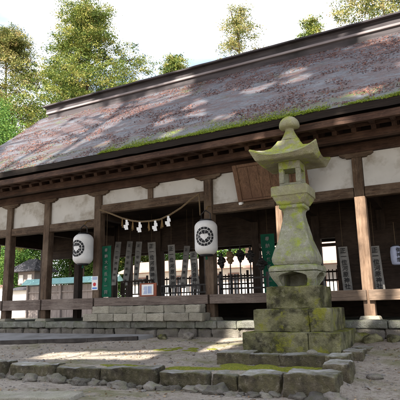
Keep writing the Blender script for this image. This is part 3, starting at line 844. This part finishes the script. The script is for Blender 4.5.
# roof: square, concave slopes, upturned corners
rf = MB()
n = 24
def rim(side, u, h):                                 # u -1..1
    p = {0: (u, -1), 1: (1, u), 2: (-u, 1), 3: (-1, -u)}[side]
    return p[0] * h, p[1] * h
def ring(hw, zb, lift, pw=2.6):
    out = []
    for s_ in range(4):
        for k in range(n):
            u = -1 + 2 * k / n
            x, y = rim(s_, u, hw)
            c = abs(u) ** pw
            ex = 1 + .045 * c if lift > .05 else 1
            out.append((x * ex, y * ex, zb - LG + lift * c))
    return out
rings_ = [ring(.32, 4.26, 0), ring(.59, 4.235, 0), ring(.635, 4.245, .005), ring(.71, 4.305, .165, 2.6), ring(.69, 4.33, .175, 2.6), ring(.60, 4.355, .13, 2.6), ring(.47, 4.42, .08), ring(.36, 4.52, .04), ring(.27, 4.66, .02), ring(.225, 4.76, 0), ring(.10, 4.78, 0)]
rfo = rf.rings(rings_).build('roof', M['lantern_top'], sl_, org=O0, smooth=True)
e = rfo.modifiers.new('edge', 'EDGE_SPLIT'); e.split_angle = R(42)
worn(rfo, 2, .016)
pf = [(.10, 4.77), (.222, 4.771), (.215, 4.80), (.175, 4.86), (.135, 4.94), (.105, 5.01), (.095, 5.06), (.11, 5.07), (.20, 5.082), (.228, 5.11), (.232, 5.15), (.226, 5.20), (.20, 5.26), (.15, 5.315), (.09, 5.35), (.04, 5.368), (.003, 5.372)]
MB().lathe([(r_, z - LG) for r_, z in pf], 28).build('finial', M['lantern_top'], sl_, org=O0, smooth=True)

# ------------------------------------------------------------------ stones round the lantern and the kerb row
def stone_thing(name, x, y, w_, d, h, label, cat, group, m, seed, rz=0, rnd=.06, amp=.03, z=None):
    v, f = rough_block(w_, d, h, seed, rnd * .7, amp * .8, 6, 2.0, .02)
    base = (gz(x, y) if z is None else z)
    o = worn(MB().add(v, f).build(name, m, smooth=True, org=(0, 0, 0)), 2, .028)
    o.location = (x, y, base); o.rotation_euler = (0, 0, R(rz))
    tag(o, label, cat, group)
    return o
BG = 'low border stones laid round the lantern pedestal'
bl = [(-3.90, -2.93, .66, .55, .22, 'dark border stone at the left front corner of the lantern pedestal', 4),
      (-3.29, -2.92, .60, .5, .20, 'low dark border stone second from the left in front of the pedestal', -1),
      (-2.58, -2.93, .86, .5, .21, 'long border stone in front of the middle of the lantern pedestal', 1),
      (-2.0, -2.88, .36, .6, .21, 'small border stone at the right front corner of the lantern pedestal', 0)]
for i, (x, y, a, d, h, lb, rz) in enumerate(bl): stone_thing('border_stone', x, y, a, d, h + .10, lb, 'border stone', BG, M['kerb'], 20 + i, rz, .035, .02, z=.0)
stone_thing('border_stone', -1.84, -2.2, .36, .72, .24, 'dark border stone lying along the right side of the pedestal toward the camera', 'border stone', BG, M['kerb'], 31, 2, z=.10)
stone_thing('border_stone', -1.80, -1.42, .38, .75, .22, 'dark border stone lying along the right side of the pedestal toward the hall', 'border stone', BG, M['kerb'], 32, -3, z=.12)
KG = 'rough kerb stones edging the upper terrace'
ks = [(-13.2, 1.5), (-11.75, 1.35), (-10.4, 1.3), (-9.05, 1.25), (-7.72, 1.2), (-6.55, 1.08), (-5.38, 1.2), (-4.25, .95), (-3.52, .5), (-2.9, .72), (-2.1, .82)]
kl = ['kerb stone farthest left along the terrace edge beyond the picture side', 'long kerb stone entering at the left side of the picture', 'kerb stone second from the left picture edge',
      'yellowish lichened kerb stone left of the sunlit patch of ground', 'kerb stone in front of the sunlit patch of ground', 'brownish kerb stone in front of the strip of moss', 'long greenish mossy kerb stone in the middle of the row',
      'pale faced kerb stone just left of the lantern terrace', 'short kerb stone below the left corner of the lantern pedestal', 'kerb stone in front of the bright moss below the lantern', 'squared pale topped kerb stone at the right end of the row']
for i, ((x, wd), lb) in enumerate(zip(ks, kl)):
    last = i == len(ks) - 1
    hh = .37 if last else .295 + .03 * math.sin(i * 2.3)
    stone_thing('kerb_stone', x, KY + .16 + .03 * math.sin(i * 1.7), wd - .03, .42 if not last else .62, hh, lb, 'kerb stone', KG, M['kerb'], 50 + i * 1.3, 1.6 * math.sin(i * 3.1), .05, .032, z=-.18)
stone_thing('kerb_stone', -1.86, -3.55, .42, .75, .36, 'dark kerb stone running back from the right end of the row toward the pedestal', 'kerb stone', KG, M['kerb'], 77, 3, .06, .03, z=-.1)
# small rubble at the foot of the kerb and by the foundation
RG = 'rubble stones along the foot of the kerb'
rs = random.Random(11)
for i in range(44):
    x = -9.6 + i * .185 + rs.uniform(-.08, .08)
    if x > -1.7: break
    r_ = rs.choice((.05, .07, .08, .10, .13))
    v, f = rock_mesh(r_, i * 1.7, (rs.uniform(1.1, 1.8), 1, rs.uniform(.6, .9)), .42)
    o = worn(MB().add(v, f).build('rubble_stone', M['rubble'], smooth=True, org=(0, 0, 0)), 1, .03)
    y = KY - .13 - r_ * .5 - rs.uniform(0, .12)
    o.location = (x, y, gz(x, y) + r_ * .2); o.rotation_euler = (0, 0, rs.uniform(-.4, .4))
    tag(o, 'small rounded rubble stone at the foot of the terrace kerb', 'stone', RG)
FG = 'dark boulders at the foot of the hall foundation'
for i, (x, y, r_, lb) in enumerate([(-2.05, -.78, .17, 'dark boulder at the foundation right of the lantern, nearest the pedestal'), (-1.72, -.85, .15, 'dark boulder at the foundation under the pale post'), (-1.32, -.8, .13, 'smaller dark boulder at the foundation right of the pale post'),
                                   (-6.15, -.78, .14, 'boulder at the foundation below the right end of the granite step'), (-6.9, -.8, .11, 'low boulder at the foundation below the middle of the granite step'), (-.9, -.82, .12, 'small dark boulder at the foundation at the right picture edge')]):
    v, f = rock_mesh(r_, 40 + i * 2.7, (1.5, .9, .8), .3)
    o = MB().add(v, f).build('boulder', M['pedestal'] if i != 3 else M['rubble'], smooth=True, org=(0, 0, 0))
    o.location = (x, y, gz(x, y) + r_ * .35); o.rotation_euler = (0, 0, i * .7); tag(o, lb, 'boulder', FG)
stone_thing('paving_stone', -6.0, -6.1, 1.5, .6, .09, 'flat pale paving stone set in the earth at the lower left picture corner', 'paving stone', None, M['step'], 91, 20, .03, .015, z=-.17)
v, f = rock_mesh(.075, 3.3, (1.3, 1, .7), .15)
o = MB().add(v, f).build('loose_stone', M['step'], smooth=True, org=(0, 0, 0)); o.location = (-2.42, -3.05, .345)
tag(o, 'small pale loose stone lying on the border stone in front of the lantern', 'stone')
v, f = rock_mesh(.09, 8.3, (1.5, 1, .6), .15)
o = MB().add(v, f).build('loose_stone', M['rubble'], smooth=True, org=(0, 0, 0)); o.location = (-1.35, -3.4, gz(-1.35, -3.4) + .02)
tag(o, 'small grey loose stone on the earth right of the last kerb stone', 'stone')

# moss cushions (stuff)
ms = MB()
rs = random.Random(5)
def cushion(cx, cy, rx, ry, hh, seed, n=22):
    vs = [(cx, cy, gz(cx, cy) + hh)]; rings = 5
    for j in range(1, rings + 1):
        for k in range(n):
            a = 2 * math.pi * k / n; t = j / rings
            w_ = 1 + .35 * noise.noise(Vector((math.cos(a) * 1.4, math.sin(a) * 1.4, seed)))
            x = cx + rx * t * w_ * math.cos(a); y = cy + ry * t * w_ * math.sin(a)
            vs.append((x, y, gz(x, y) + hh * (1 - t ** 2.2) - .012 * (t > .95) + .006 * noise.noise(Vector((x * 14, y * 14, seed)))))
    fs = [(0, 1 + k, 1 + (k + 1) % n) for k in range(n)]
    fs += [(1 + j * n + k, 1 + (j + 1) * n + k, 1 + (j + 1) * n + (k + 1) % n, 1 + j * n + (k + 1) % n) for j in range(rings - 1) for k in range(n)]
    ms.add(vs, fs)
for i in range(17): cushion(-3.75 + i * .095 + rs.uniform(-.05, .05), -3.55 + rs.uniform(-.22, .2), rs.uniform(.2, .34), rs.uniform(.14, .24), rs.uniform(.035, .06), i)
for i in range(22): cushion(rs.uniform(-6.1, -3.9), -4.02 + rs.uniform(-.1, .14), rs.uniform(.15, .35), rs.uniform(.06, .14), rs.uniform(.015, .03), i + 40)
for i in range(14): cushion(rs.uniform(-6.2, -4.9), -2.0 + rs.uniform(-.14, .14), rs.uniform(.08, .2), rs.uniform(.05, .12), rs.uniform(.008, .016), i + 70)
for i in range(12): cushion(rs.uniform(-3.9, -1.9), -3.35 + rs.uniform(-.12, .1), rs.uniform(.06, .16), rs.uniform(.05, .1), rs.uniform(.02, .05), i + 90)
tag(ms.build('moss', M['moss'], smooth=True), 'bright yellow green moss cushions on the earth behind the kerb', 'moss', kind='stuff')

# ------------------------------------------------------------------ loose litter (stuff)
def quads(name, pts, sizes, nrm, m, tints, aspect=.6, rng=None):
    n = len(pts); rng = rng or np.random.default_rng(1)
    pts = np.asarray(pts, float); nrm = np.asarray(nrm, float); sizes = np.asarray(sizes)[:, None]
    nrm /= np.linalg.norm(nrm, axis=1, keepdims=True) + 1e-9
    r = rng.normal(size=(n, 3)); a = np.cross(nrm, r); a /= np.linalg.norm(a, axis=1, keepdims=True) + 1e-9
    b_ = np.cross(nrm, a)
    a = a * sizes; b_ = b_ * sizes * aspect
    V = np.stack([pts - a, pts - b_ * 1.0 + a * .1, pts + a, pts + b_ + a * .1], 1).reshape(-1, 3)
    me = bpy.data.meshes.new(name)
    me.vertices.add(4 * n); me.vertices.foreach_set('co', V.ravel())
    me.loops.add(4 * n); me.loops.foreach_set('vertex_index', np.arange(4 * n, dtype=np.int32))
    me.polygons.add(n); me.polygons.foreach_set('loop_start', np.arange(0, 4 * n, 4, dtype=np.int32)); me.polygons.foreach_set('loop_total', np.full(n, 4, dtype=np.int32))
    me.update(calc_edges=True)
    at = me.attributes.new('tint', 'FLOAT', 'FACE'); at.data.foreach_set('value', np.clip(np.asarray(tints, float), 0, 1).astype(np.float32))
    me.materials.append(m)
    return me
def link(name, me, parent=None):
    o = bpy.data.objects.new(name, me); o.parent = parent; col.objects.link(o); return o
rng = np.random.default_rng(4)
P, Nn = [], []
tries = 0
while len(P) < 26000 and tries < 290000:
    tries += 1
    u, t = random.random(), random.random()
    x = XR0 + (XR1 - XR0) * u; y = EY + (RY - EY) * t
    if noise.noise(Vector((x * .45, y * 1.1, 17))) * .8 + noise.noise(Vector((x * 1.6, y * 2.6, 3))) * .7 + random.random() * .4 < .25: continue
    p = roof_pt(u, t); P.append((p[0], p[1], p[2] + .012)); Nn.append((0, -.64, .77))
me = quads('fallen_leaves', P, rng.uniform(.015, .048, len(P)), np.array(Nn) + rng.normal(size=(len(P), 3)) * .25, M['litter'], rng.random(len(P)), .38, rng)
tag(link('fallen_leaves', me), 'drifts of reddish brown dry leaves lying on the bark roof', 'leaves', kind='stuff')
P, Nn, Z = [], [], []
while len(P) < 36000:                                # moss tufts creeping up from the eave
    u, t = random.random(), abs(random.gauss(0, random.choice((.018, .018, .06))))
    x = XR0 + (XR1 - XR0) * u
    if t > .2 or noise.noise(Vector((x * .35, 2, 7))) * .9 + noise.noise(Vector((x * 1.7, t * 9, 4))) * .7 + (.34 if x > -8.5 else -1.0) - 4 * t + random.random() * .3 < .05: continue
    p = roof_pt(u, t); P.append((p[0], p[1] - .01, p[2] + random.uniform(0, .05) * (.5 + noise.noise(Vector((x * 4, t * 40, 1))))))
me = quads('roof_moss', P, rng.uniform(.008, .022, len(P)), np.array([(0, -.5, .8)] * len(P)) + rng.normal(size=(len(P), 3)) * .6, M['moss_leaf'], rng.random(len(P)), .6, rng)
tag(link('roof_moss', me), 'bright green moss growing along the eave edge of the bark roof', 'moss', kind='stuff')
P = []
while len(P) < 1500:
    x, y = random.uniform(-12, 1.5), random.uniform(-8.2, -.75)
    if noise.noise(Vector((x * .7, y * .7, 8))) + random.random() * .8 < .35: continue
    if x < KX and KY - .1 < y < KY + .42: continue
    if y > -5 and x < -7 and y > -3.9 + (-7 - x) * 0 and random.random() < .3: continue
    P.append((x, y, gz(x, y) + .012))
me = quads('fallen_leaves', P, rng.uniform(.018, .045, len(P)), np.array([(0, 0, 1.)] * len(P)) + rng.normal(size=(len(P), 3)) * .25, M['litter_brown'], rng.random(len(P)), .5, rng)
tag(link('fallen_leaves', me), 'scattered brown dry leaves lying on the bare earth', 'leaves', kind='stuff')
pb = MB(); rs = random.Random(9)
protos = [rock_mesh(1, k * 3.1, (1.2, 1, .6), .2) for k in range(3)]
bmq = []
for k in range(3):
    bm = bmesh.new(); bmesh.ops.create_icosphere(bm, subdivisions=1, radius=1); bm.verts.index_update()
    bmq.append(([v.co * (1 + .3 * noise.noise(v.co * 1.5 + Vector((k, 0, 0)))) for v in bm.verts], [tuple(v.index for v in f.verts) for f in bm.faces])); bm.free()
cnt = 0
while cnt < 1500:
    x, y = rs.uniform(-11, 1.5), rs.uniform(-8.2, -.75)
    if x < KX and KY - .08 < y < KY + .42: continue
    r_ = rs.uniform(.008, .024) * (1 + (rs.random() < .06) * 1.2)
    v, f = bmq[rs.randrange(3)]; c, s = math.cos(cnt), math.sin(cnt); z = gz(x, y) + r_ * .2
    pb.add([(x + (c * p.x - s * p.y) * r_ * 1.2, y + (s * p.x + c * p.y) * r_, z + p.z * r_ * .6) for p in v], f); cnt += 1
tag(pb.build('pebbles', M['pebble'], smooth=True), 'scattered grey pebbles on the bare earth', 'gravel', kind='stuff')

# ------------------------------------------------------------------ trees
LIT = []                                             # gaps cut into the unseen canopy so sun lands on these places
def lit(pts, r):
    for p in pts: LIT.append((np.array(p, float), r))
for z, q in ((.9, .3), (1.45, .34), (1.9, .2), (2.35, .36), (2.75, .22), (3.2, .36), (3.5, .3)): lit([(-1.84 + .1 * math.sin(z * 9), -.13, z)], q)
lit([(-3.81, -.13, z) for z in (2.6, 3.1, 3.5)], .28)
lit([(-1.0 + k * .4, -.2, 1.3) for k in range(4)], .40)
lit([(-1.9, -.6, .8), (-1.2, -.6, .8)], .2)
lit([(-5.05 + .05 * k, -1.7 + .3 * k, .3) for k in range(5)], .42)
lit([(-4.9, -.57, .6), (-4.6, -.57, .75), (-4.4, -.57, .5)], .3)
lit([(-8.6 + k * .3, -3.15 + .075 * k, .14) for k in range(9)], .45)
rr = random.Random(21)
for k in range(230):                                  # the sunlit left part of the roof
    x = rr.uniform(-16, -7.6); t = rr.uniform(0.02, .95)
    if x > -10.5 and t < .25 + .25 * (x + 10.5): continue
    lit([(x, EY + 5.1 * t, rz_(t))], rr.uniform(.25, .7))
for k in range(34):
    x = rr.uniform(-9, 3); t = rr.uniform(.1, .8)
    lit([(x, EY + 5.1 * t, rz_(t))], rr.uniform(.2, .5))
lit([(-3.2, -2.0, 4.8), (-3.5, -2.2, 4.5), (-3.0, -1.7, 5.3)], .2)
Sn = np.array(S)
def keep_shade(P):
    k = np.ones(len(P), bool)
    for q_, r_ in LIT:
        d = P - q_; along = d @ Sn
        dist = np.linalg.norm(d - along[:, None] * Sn, axis=1)
        k &= dist > r_
    return k

def crown_cloud(rng, blobs, n_clump, per, leaf, spread):
    """leaf-sized faces gathered in clumps inside a set of ellipsoids (cx,cy,cz,rx,ry,rz)"""
    vol = np.array([b[3] * b[4] * b[5] for b in blobs]) ** .75; vol /= vol.sum()
    P, T, S_ , Nr = [], [], [], []
    for b in rng.choice(len(blobs), n_clump, p=vol):
        cx, cy, cz, rx, ry, rz0 = blobs[b]
        d = rng.normal(size=3); d /= np.linalg.norm(d)
        rad = rng.random() ** .45
        c = np.array([cx, cy, cz]) + d * rad * np.array([rx, ry, rz0])
        sp = spread * rng.uniform(.6, 1.4)
        pts = c + rng.normal(size=(per, 3)) * np.array([sp, sp, sp * .45])
        P.append(pts); T.append(np.full(per, rng.random() ** 1.2) * .7 + rng.random(per) * .4 - .1)
        S_.append(leaf * rng.uniform(.6, 1.3, per)); Nr.append(rng.normal(size=(per, 3)) + np.array([0, 0, .7]) + d * .6)
    return np.concatenate(P), np.concatenate(T), np.concatenate(S_), np.concatenate(Nr)

def tree(name, base, blobs, label, cat, m, seed, n_clump, per, leaf, spread, trunk_r, group=None, keep=None, top=None):
    rng = np.random.default_rng(seed); rnd = random.Random(seed)
    root = empty(name, base); tag(root, label, cat, group)
    P, T, S_, Nr = crown_cloud(rng, blobs, n_clump, per, leaf, spread)
    if keep is not None:
        k = keep(P + np.array(base)); P, T, S_, Nr = P[k], T[k], S_[k], Nr[k]
    link('crown', quads('crown', P, S_, Nr, m, T, .55, rng), root)
    hi = top or max(b[2] + b[5] * .5 for b in blobs)
    b = MB(); pts = [(.25 * math.sin(z * .2 + seed) * z / hi, .25 * math.cos(z * .17 + seed) * z / hi, z) for z in np.linspace(-.1, hi, 9)]
    b.tube(pts, [trunk_r * (1 - .88 * i / 8) * (1.35 if i == 0 else 1) for i in range(9)], 10)
    zl = min(bb[2] - bb[5] for bb in blobs)
    for k in range(16):
        bb = blobs[rnd.randrange(len(blobs))]
        e_ = Vector((bb[0] + rnd.uniform(-.7, .7) * bb[3], bb[1] + rnd.uniform(-.7, .7) * bb[4], bb[2] + rnd.uniform(-.4, .6) * bb[5]))
        zs = max(.15 * hi, min(hi * .95, e_.z - rnd.uniform(.5, 2))); s_ = Vector((.25 * math.sin(zs * .2 + seed) * zs / hi, .25 * math.cos(zs * .17 + seed) * zs / hi, zs))
        md = (s_ + e_) / 2 + Vector((0, 0, rnd.uniform(-.2, .4)))
        b.tube([s_, md, e_], [trunk_r * .28, trunk_r * .16, .02], 5)
    b.build('trunk', M['bark'], root, org=(0, 0, 0), smooth=True)
    return root
def conifer_blobs(h, r, z0, n=9, seed=0, sharp=1.0):
    rnd = random.Random(seed); out = []
    for k in range(n):
        t = k / (n - 1); z = z0 + (h - z0) * (t * .95)
        rr_ = r * (1 - t) ** sharp * .75 + r * .2
        for q in range(3 if t < .75 else 1):
            a = rnd.random() * 6.28; d = rr_ * rnd.uniform(.25, .6) * (t < .9)
            out.append((d * math.cos(a), d * math.sin(a), z, rr_ * rnd.uniform(.5, .7), rr_ * rnd.uniform(.5, .7), (h - z0) / n * rnd.uniform(.7, 1.1)))
    return out
TG = 'tall trees standing behind the hall'
def oval_blobs(h, z0, r, seed, n=46, bl=.30):
    rnd = random.Random(seed); out = []
    for k in range(n):
        t = (k + .5) / n; z = z0 + (h - z0) * t
        env = r * (1 - max(0, (t - .25) / .75) ** 2.4) ** .75 * (.8 + .2 * min(1, t / .25))
        a = k * 2.4 + rnd.uniform(-.5, .5); d = max(0, env * rnd.uniform(.45, .95) - r * bl * .45)
        q = r * bl * rnd.uniform(.75, 1.3)
        if h - z < q: z = h - q * .7
        out.append((d * math.cos(a), d * math.sin(a), z, q, q, q * .62))
    return out
def far0(x, y, h, z0, r, seed, nc, per, leaf, lb, m, n=46, bl=.3, spread=.34):
    tree('cedar_tree', (x, y, .4), oval_blobs(h, z0, r, seed, n, bl), lb, 'tree', M[m], seed, nc, per, leaf, spread, .42, TG, None, h - 2.5)
def far(x, y, h, z0, r, seed, nc, per, leaf, lb, m, n=46, bl=.3, spread=.34):
    far0(x, y, h, z0, r, seed, int(nc * 1.15), int(per * 1.9), leaf * .66, lb, m, n, bl, spread * .78)
far(-29.4, 22, 30.0, 9, 7.9, 2, 3000, 26, .125, 'largest yellow green cedar rising behind the left end of the roof ridge', 'cedar', 60, .27)
far(-37.8, 20, 29.0, 7, 5.3, 5, 2400, 26, .125, 'tall pinkish yellow cedar at the left picture edge', 'cedar_warm', 50, .3)
far(-26.6, 34, 29.6, 14, 4.4, 8, 800, 26, .16, 'low treetop just showing over the ridge right of the largest cedar', 'cedar', 36, .32)
far(-16.6, 30, 30.6, 13, 4.0, 11, 560, 24, .12, 'thin airy treetop standing over the middle of the ridge', 'cedar_warm', 34, .3, .38)
far(-10.8, 36, 31.0, 14, 3.0, 14, 500, 24, .15, 'smallest treetop peeping over the ridge right of the airy tree', 'cedar', 30, .34)
far(-2.9, 28, 31.5, 12, 5.4, 17, 1100, 24, .125, 'pinkish treetop over the ridge at the right picture edge', 'cedar_warm', 44, .3)
far(-36.6, 29, 26.5, 6, 5.2, 27, 1700, 24, .15, 'bluish gap tree between the two tall cedars at upper left', 'cedar', 40, .32)
tree('broadleaf_tree', (-28.0, 9.5, .4), [(0, 0, 9.5, 3.2, 3, 3.2), (-2, 1, 12, 2.4, 2.4, 2), (1.8, -.5, 11, 2.2, 2.2, 2.2), (.5, .5, 13.3, 1.8, 1.8, 1.5), (-3, 0, 8, 2.6, 2.6, 2.4), (-3, 1, 14, 2, 2, 1.6), (-5, 1.5, 12, 2.6, 2.4, 2.4), (-.8, 1, 15, 1.6, 1.6, 1.2)], 'bright green broadleaf tree beside the left gable of the hall', 'tree', M['broad'], 23, 1900, 44, .075, .5, .3, TG)
TW = 'trees and shrubs seen through the open bays'
for i, (x, y, h_, r_, lb, mm) in enumerate([(-44.5, 29, 10, 4.2, 'bright green tree seen through the leftmost bay beside the little gatehouse', 'broad'), (-37, 31, 10, 3.8, 'green tree behind the gatehouse roof seen through the left bays', 'broad'),
        (-32.5, 30, 8.5, 3.2, 'leafy tree with a thick pale trunk seen above the teal roofed fence', 'broad'), (-28.5, 31, 9, 3.4, 'yellowing tree behind the right part of the teal roofed fence', 'cedar'), (-24, 33, 9, 3.6, 'dark green tree seen behind the hanging banners of the middle bay', 'broad'),
        (-50.5, 31, 10, 4, 'bright tree at the far left seen past the first post', 'broad'), (-19, 36, 10, 4, 'tree behind the brown roofed building seen through the middle bay', 'broad'), (-10, 38, 10, 4, 'tree behind the pole rack seen through the middle bay', 'cedar')]):
    tree('garden_tree', (x, y, .4), [(0, 0, h_ * .62, r_, r_, h_ * .3), (r_ * .5, 0, h_ * .8, r_ * .6, r_ * .6, h_ * .2), (-r_ * .5, .3, h_ * .45, r_ * .7, r_ * .7, h_ * .25), (r_ * .4, -.5, h_ * .35, r_ * .6, r_ * .6, h_ * .2)], lb, 'tree', M[mm], 60 + i, 700, 36, .11, .5, .34, TW)
# tall evergreens behind the photographer: their crowns shade the forecourt and are cut open for chosen patches of sun
SG = 'tall evergreens standing behind the viewpoint'
def shade_tree(X, u, dist, r, n_clump, lb, seed):
    e_ = Vector((0, S.z, -S.y)) * u
    c = Vector((X, 0, 0)) + Vector((0, e_.y, e_.z)) + S * dist
    base = (c.x, c.y, -.15); cz = c.z + .15
    blobs = [(0, 0, cz, r, r, r * .9), (r * .5, .3, cz + r * .4, r * .6, r * .6, r * .5), (-r * .5, -.4, cz - r * .3, r * .65, r * .65, r * .5), (.2, .5, cz + r * .9, r * .45, r * .45, r * .5)]
    tree('evergreen_tree', base, blobs, lb, 'tree', M['shade_leaf'], seed, n_clump, 40, .24, .6, .5, SG, keep_shade, cz + r * .6)
sh = [(-16, -3.5, 25, 4.6, 420), (-9.5, -5, 22, 4.6, 420), (-2.5, -4.5, 23, 4.8, 420), (4.5, -4, 26, 4.6, 380),
      (-13, 1.5, 27, 4.4, 400), (-6, 1.0, 25, 4.6, 430), (1, 1.5, 27, 4.6, 420), (7, 2.5, 25, 4.4, 330),
      (-5.5, 6.3, 27, 3.9, 260), (2, 6.6, 29, 4.0, 260), (-11, 7.2, 31, 3.8, 210), (-17, 6.0, 29, 3.6, 160)]
for i, (X, u, d, r, nc) in enumerate(sh):
    shade_tree(X, u, d, r, nc, 'tall dark evergreen behind the viewpoint, ' + ['leftmost of the near row', 'left of centre in the near row', 'straight behind the viewpoint in the near row', 'rightmost of the near row', 'leftmost of the taller row', 'left of centre in the taller row', 'right of centre in the taller row', 'rightmost of the taller row', 'its top shading the middle of the roof', 'its top shading the right of the roof', 'its top shading the left part of the ridge', 'its top shading the left gable'][i], 100 + i)

# ------------------------------------------------------------------ things in the court behind
gh = empty('gatehouse', (-36.2, 22.5, .44))
tag(gh, 'small two tier gatehouse with grey tiled roof seen through the leftmost bay', 'gatehouse')
MB().box(-37.9, -34.4, 22, 24, .44, 3.0).build('wall', M['lime'], gh)
MB().box(-37.2, -35.1, 22.2, 23.8, 3.4, 4.7).build('upper_wall', M['cedarboard'], gh)
for x in (-36.7, -35.6): MB().box(x - .25, x + .25, 22.1, 22.195, 3.55, 4.35).build('window', M['lime'], gh)
def hip(mb, x0, x1, y0, y1, z0, z1, ov, inset):
    vs = [(x0 - ov, y0 - ov, z0), (x1 + ov, y0 - ov, z0), (x1 + ov, y1 + ov, z0), (x0 - ov, y1 + ov, z0), (x0 + inset, (y0 + y1) / 2, z1), (x1 - inset, (y0 + y1) / 2, z1)]
    lo = [(a, b_, c - .12) for a, b_, c in vs[:4]]
    mb.add(vs + lo, [(0, 1, 5, 4), (1, 2, 5), (2, 3, 4, 5), (3, 0, 4), (6, 7, 1, 0), (7, 8, 2, 1), (8, 9, 3, 2), (9, 6, 0, 3), (9, 8, 7, 6)])
    return mb
hip(MB(), -37.2, -35.1, 22.2, 23.8, 4.75, 5.9, .75, .5).build('roof', M['tile'], gh)
hip(MB(), -37.6, -34.7, 22.1, 23.9, 3.02, 3.45, .5, .9).build('lower_roof', M['tile'], gh)
wl_ = empty('white_wall', (-42, 22, .44))
tag(wl_, 'whitewashed wall with brown tile coping left of the gatehouse', 'wall')
MB().box(-52, -38.0, 22, 22.3, .44, 3.3).build('wall', M['lime'], wl_)
MB().box(-52, -38.0, 21.75, 22.55, 3.302, 3.5).build('coping', M['pinkroof'], wl_)
fe = empty('roofed_fence', (-29, 20, .44))
tag(fe, 'long grey board fence with a teal copper roof seen through the left bays', 'fence')
b = MB()
for k in range(36): b.box(-33.6 + k * .27, -33.34 + k * .27, 20.0 + .01 * (k % 2), 20.06 + .01 * (k % 2), .44, 3.1)
b.build('boards', M['cedarboard'], fe)
for z in (1.6, 2.5): MB().box(-33.6, -23.9, 19.92, 19.995, z, z + .12).build('rail', M['cedarboard'], fe)
b = MB(); P = [(19.5, 3.28), (20.05, 3.72), (20.6, 3.28), (20.6, 3.2), (19.5, 3.2)]
b.add([(-33.8, y, z) for y, z in P] + [(-23.7, y, z) for y, z in P], [tuple(range(5)), tuple(range(5, 10))[::-1]] + [(k, (k + 1) % 5, (k + 1) % 5 + 5, k + 5) for k in range(5)])
b.build('roof', M['teal'], fe)
for k in range(6): MB().box(-33.5 + k * 1.9, -33.36 + k * 1.9, 19.8, 19.915, .44, 3.19).build('post', M['cedarboard'], fe)
def court_hall(x0, x1, y, zr0, zr1, label, nwin, dy=4):
    root = empty('court_building', ((x0 + x1) / 2, y + dy / 2, .44)); tag(root, label, 'building')
    MB().box(x0, x1, y, y + dy, .44, zr0).build('wall', M['lime'], root)
    b = MB(); P = [(y - 1.0, zr0 - .05), (y + dy / 2, zr1), (y + dy + 1.0, zr0 - .05), (y + dy + 1.0, zr0 - .2), (y - 1.0, zr0 - .2)]
    b.add([(x0 - .6, a, z) for a, z in P] + [(x1 + .6, a, z) for a, z in P], [tuple(range(5)), tuple(range(5, 10))[::-1]] + [(k, (k + 1) % 5, (k + 1) % 5 + 5, k + 5) for k in range(5)])
    b.build('roof', M['pinkroof'], root)
    for k in range(nwin):
        a = x0 + .4 + (x1 - x0 - .8) * (k + .15) / nwin; c = x0 + .4 + (x1 - x0 - .8) * (k + .7) / nwin
        f = MB().box(a, c, y - .06, y - .004, 1.3, zr0 - .5).build('window', M['pinkroof'], root)
        m_ = (a + c) / 2
        for q0, q1 in ((a + .06, m_ - .03), (m_ + .03, c - .06)): MB().box(q0, q1, y - .085, y - .063, 1.4, zr0 - .6).build('pane', M['pane'], f)
    return root
court_hall(-23.2, -13.0, 21, 3.95, 4.85, 'sunlit white building with pinkish brown roof seen through the middle bay', 6)
court_hall(-10.5, -3.0, 16, 3.5, 5.0, 'white building with reddish brown shutters seen right of the stone lantern', 5)
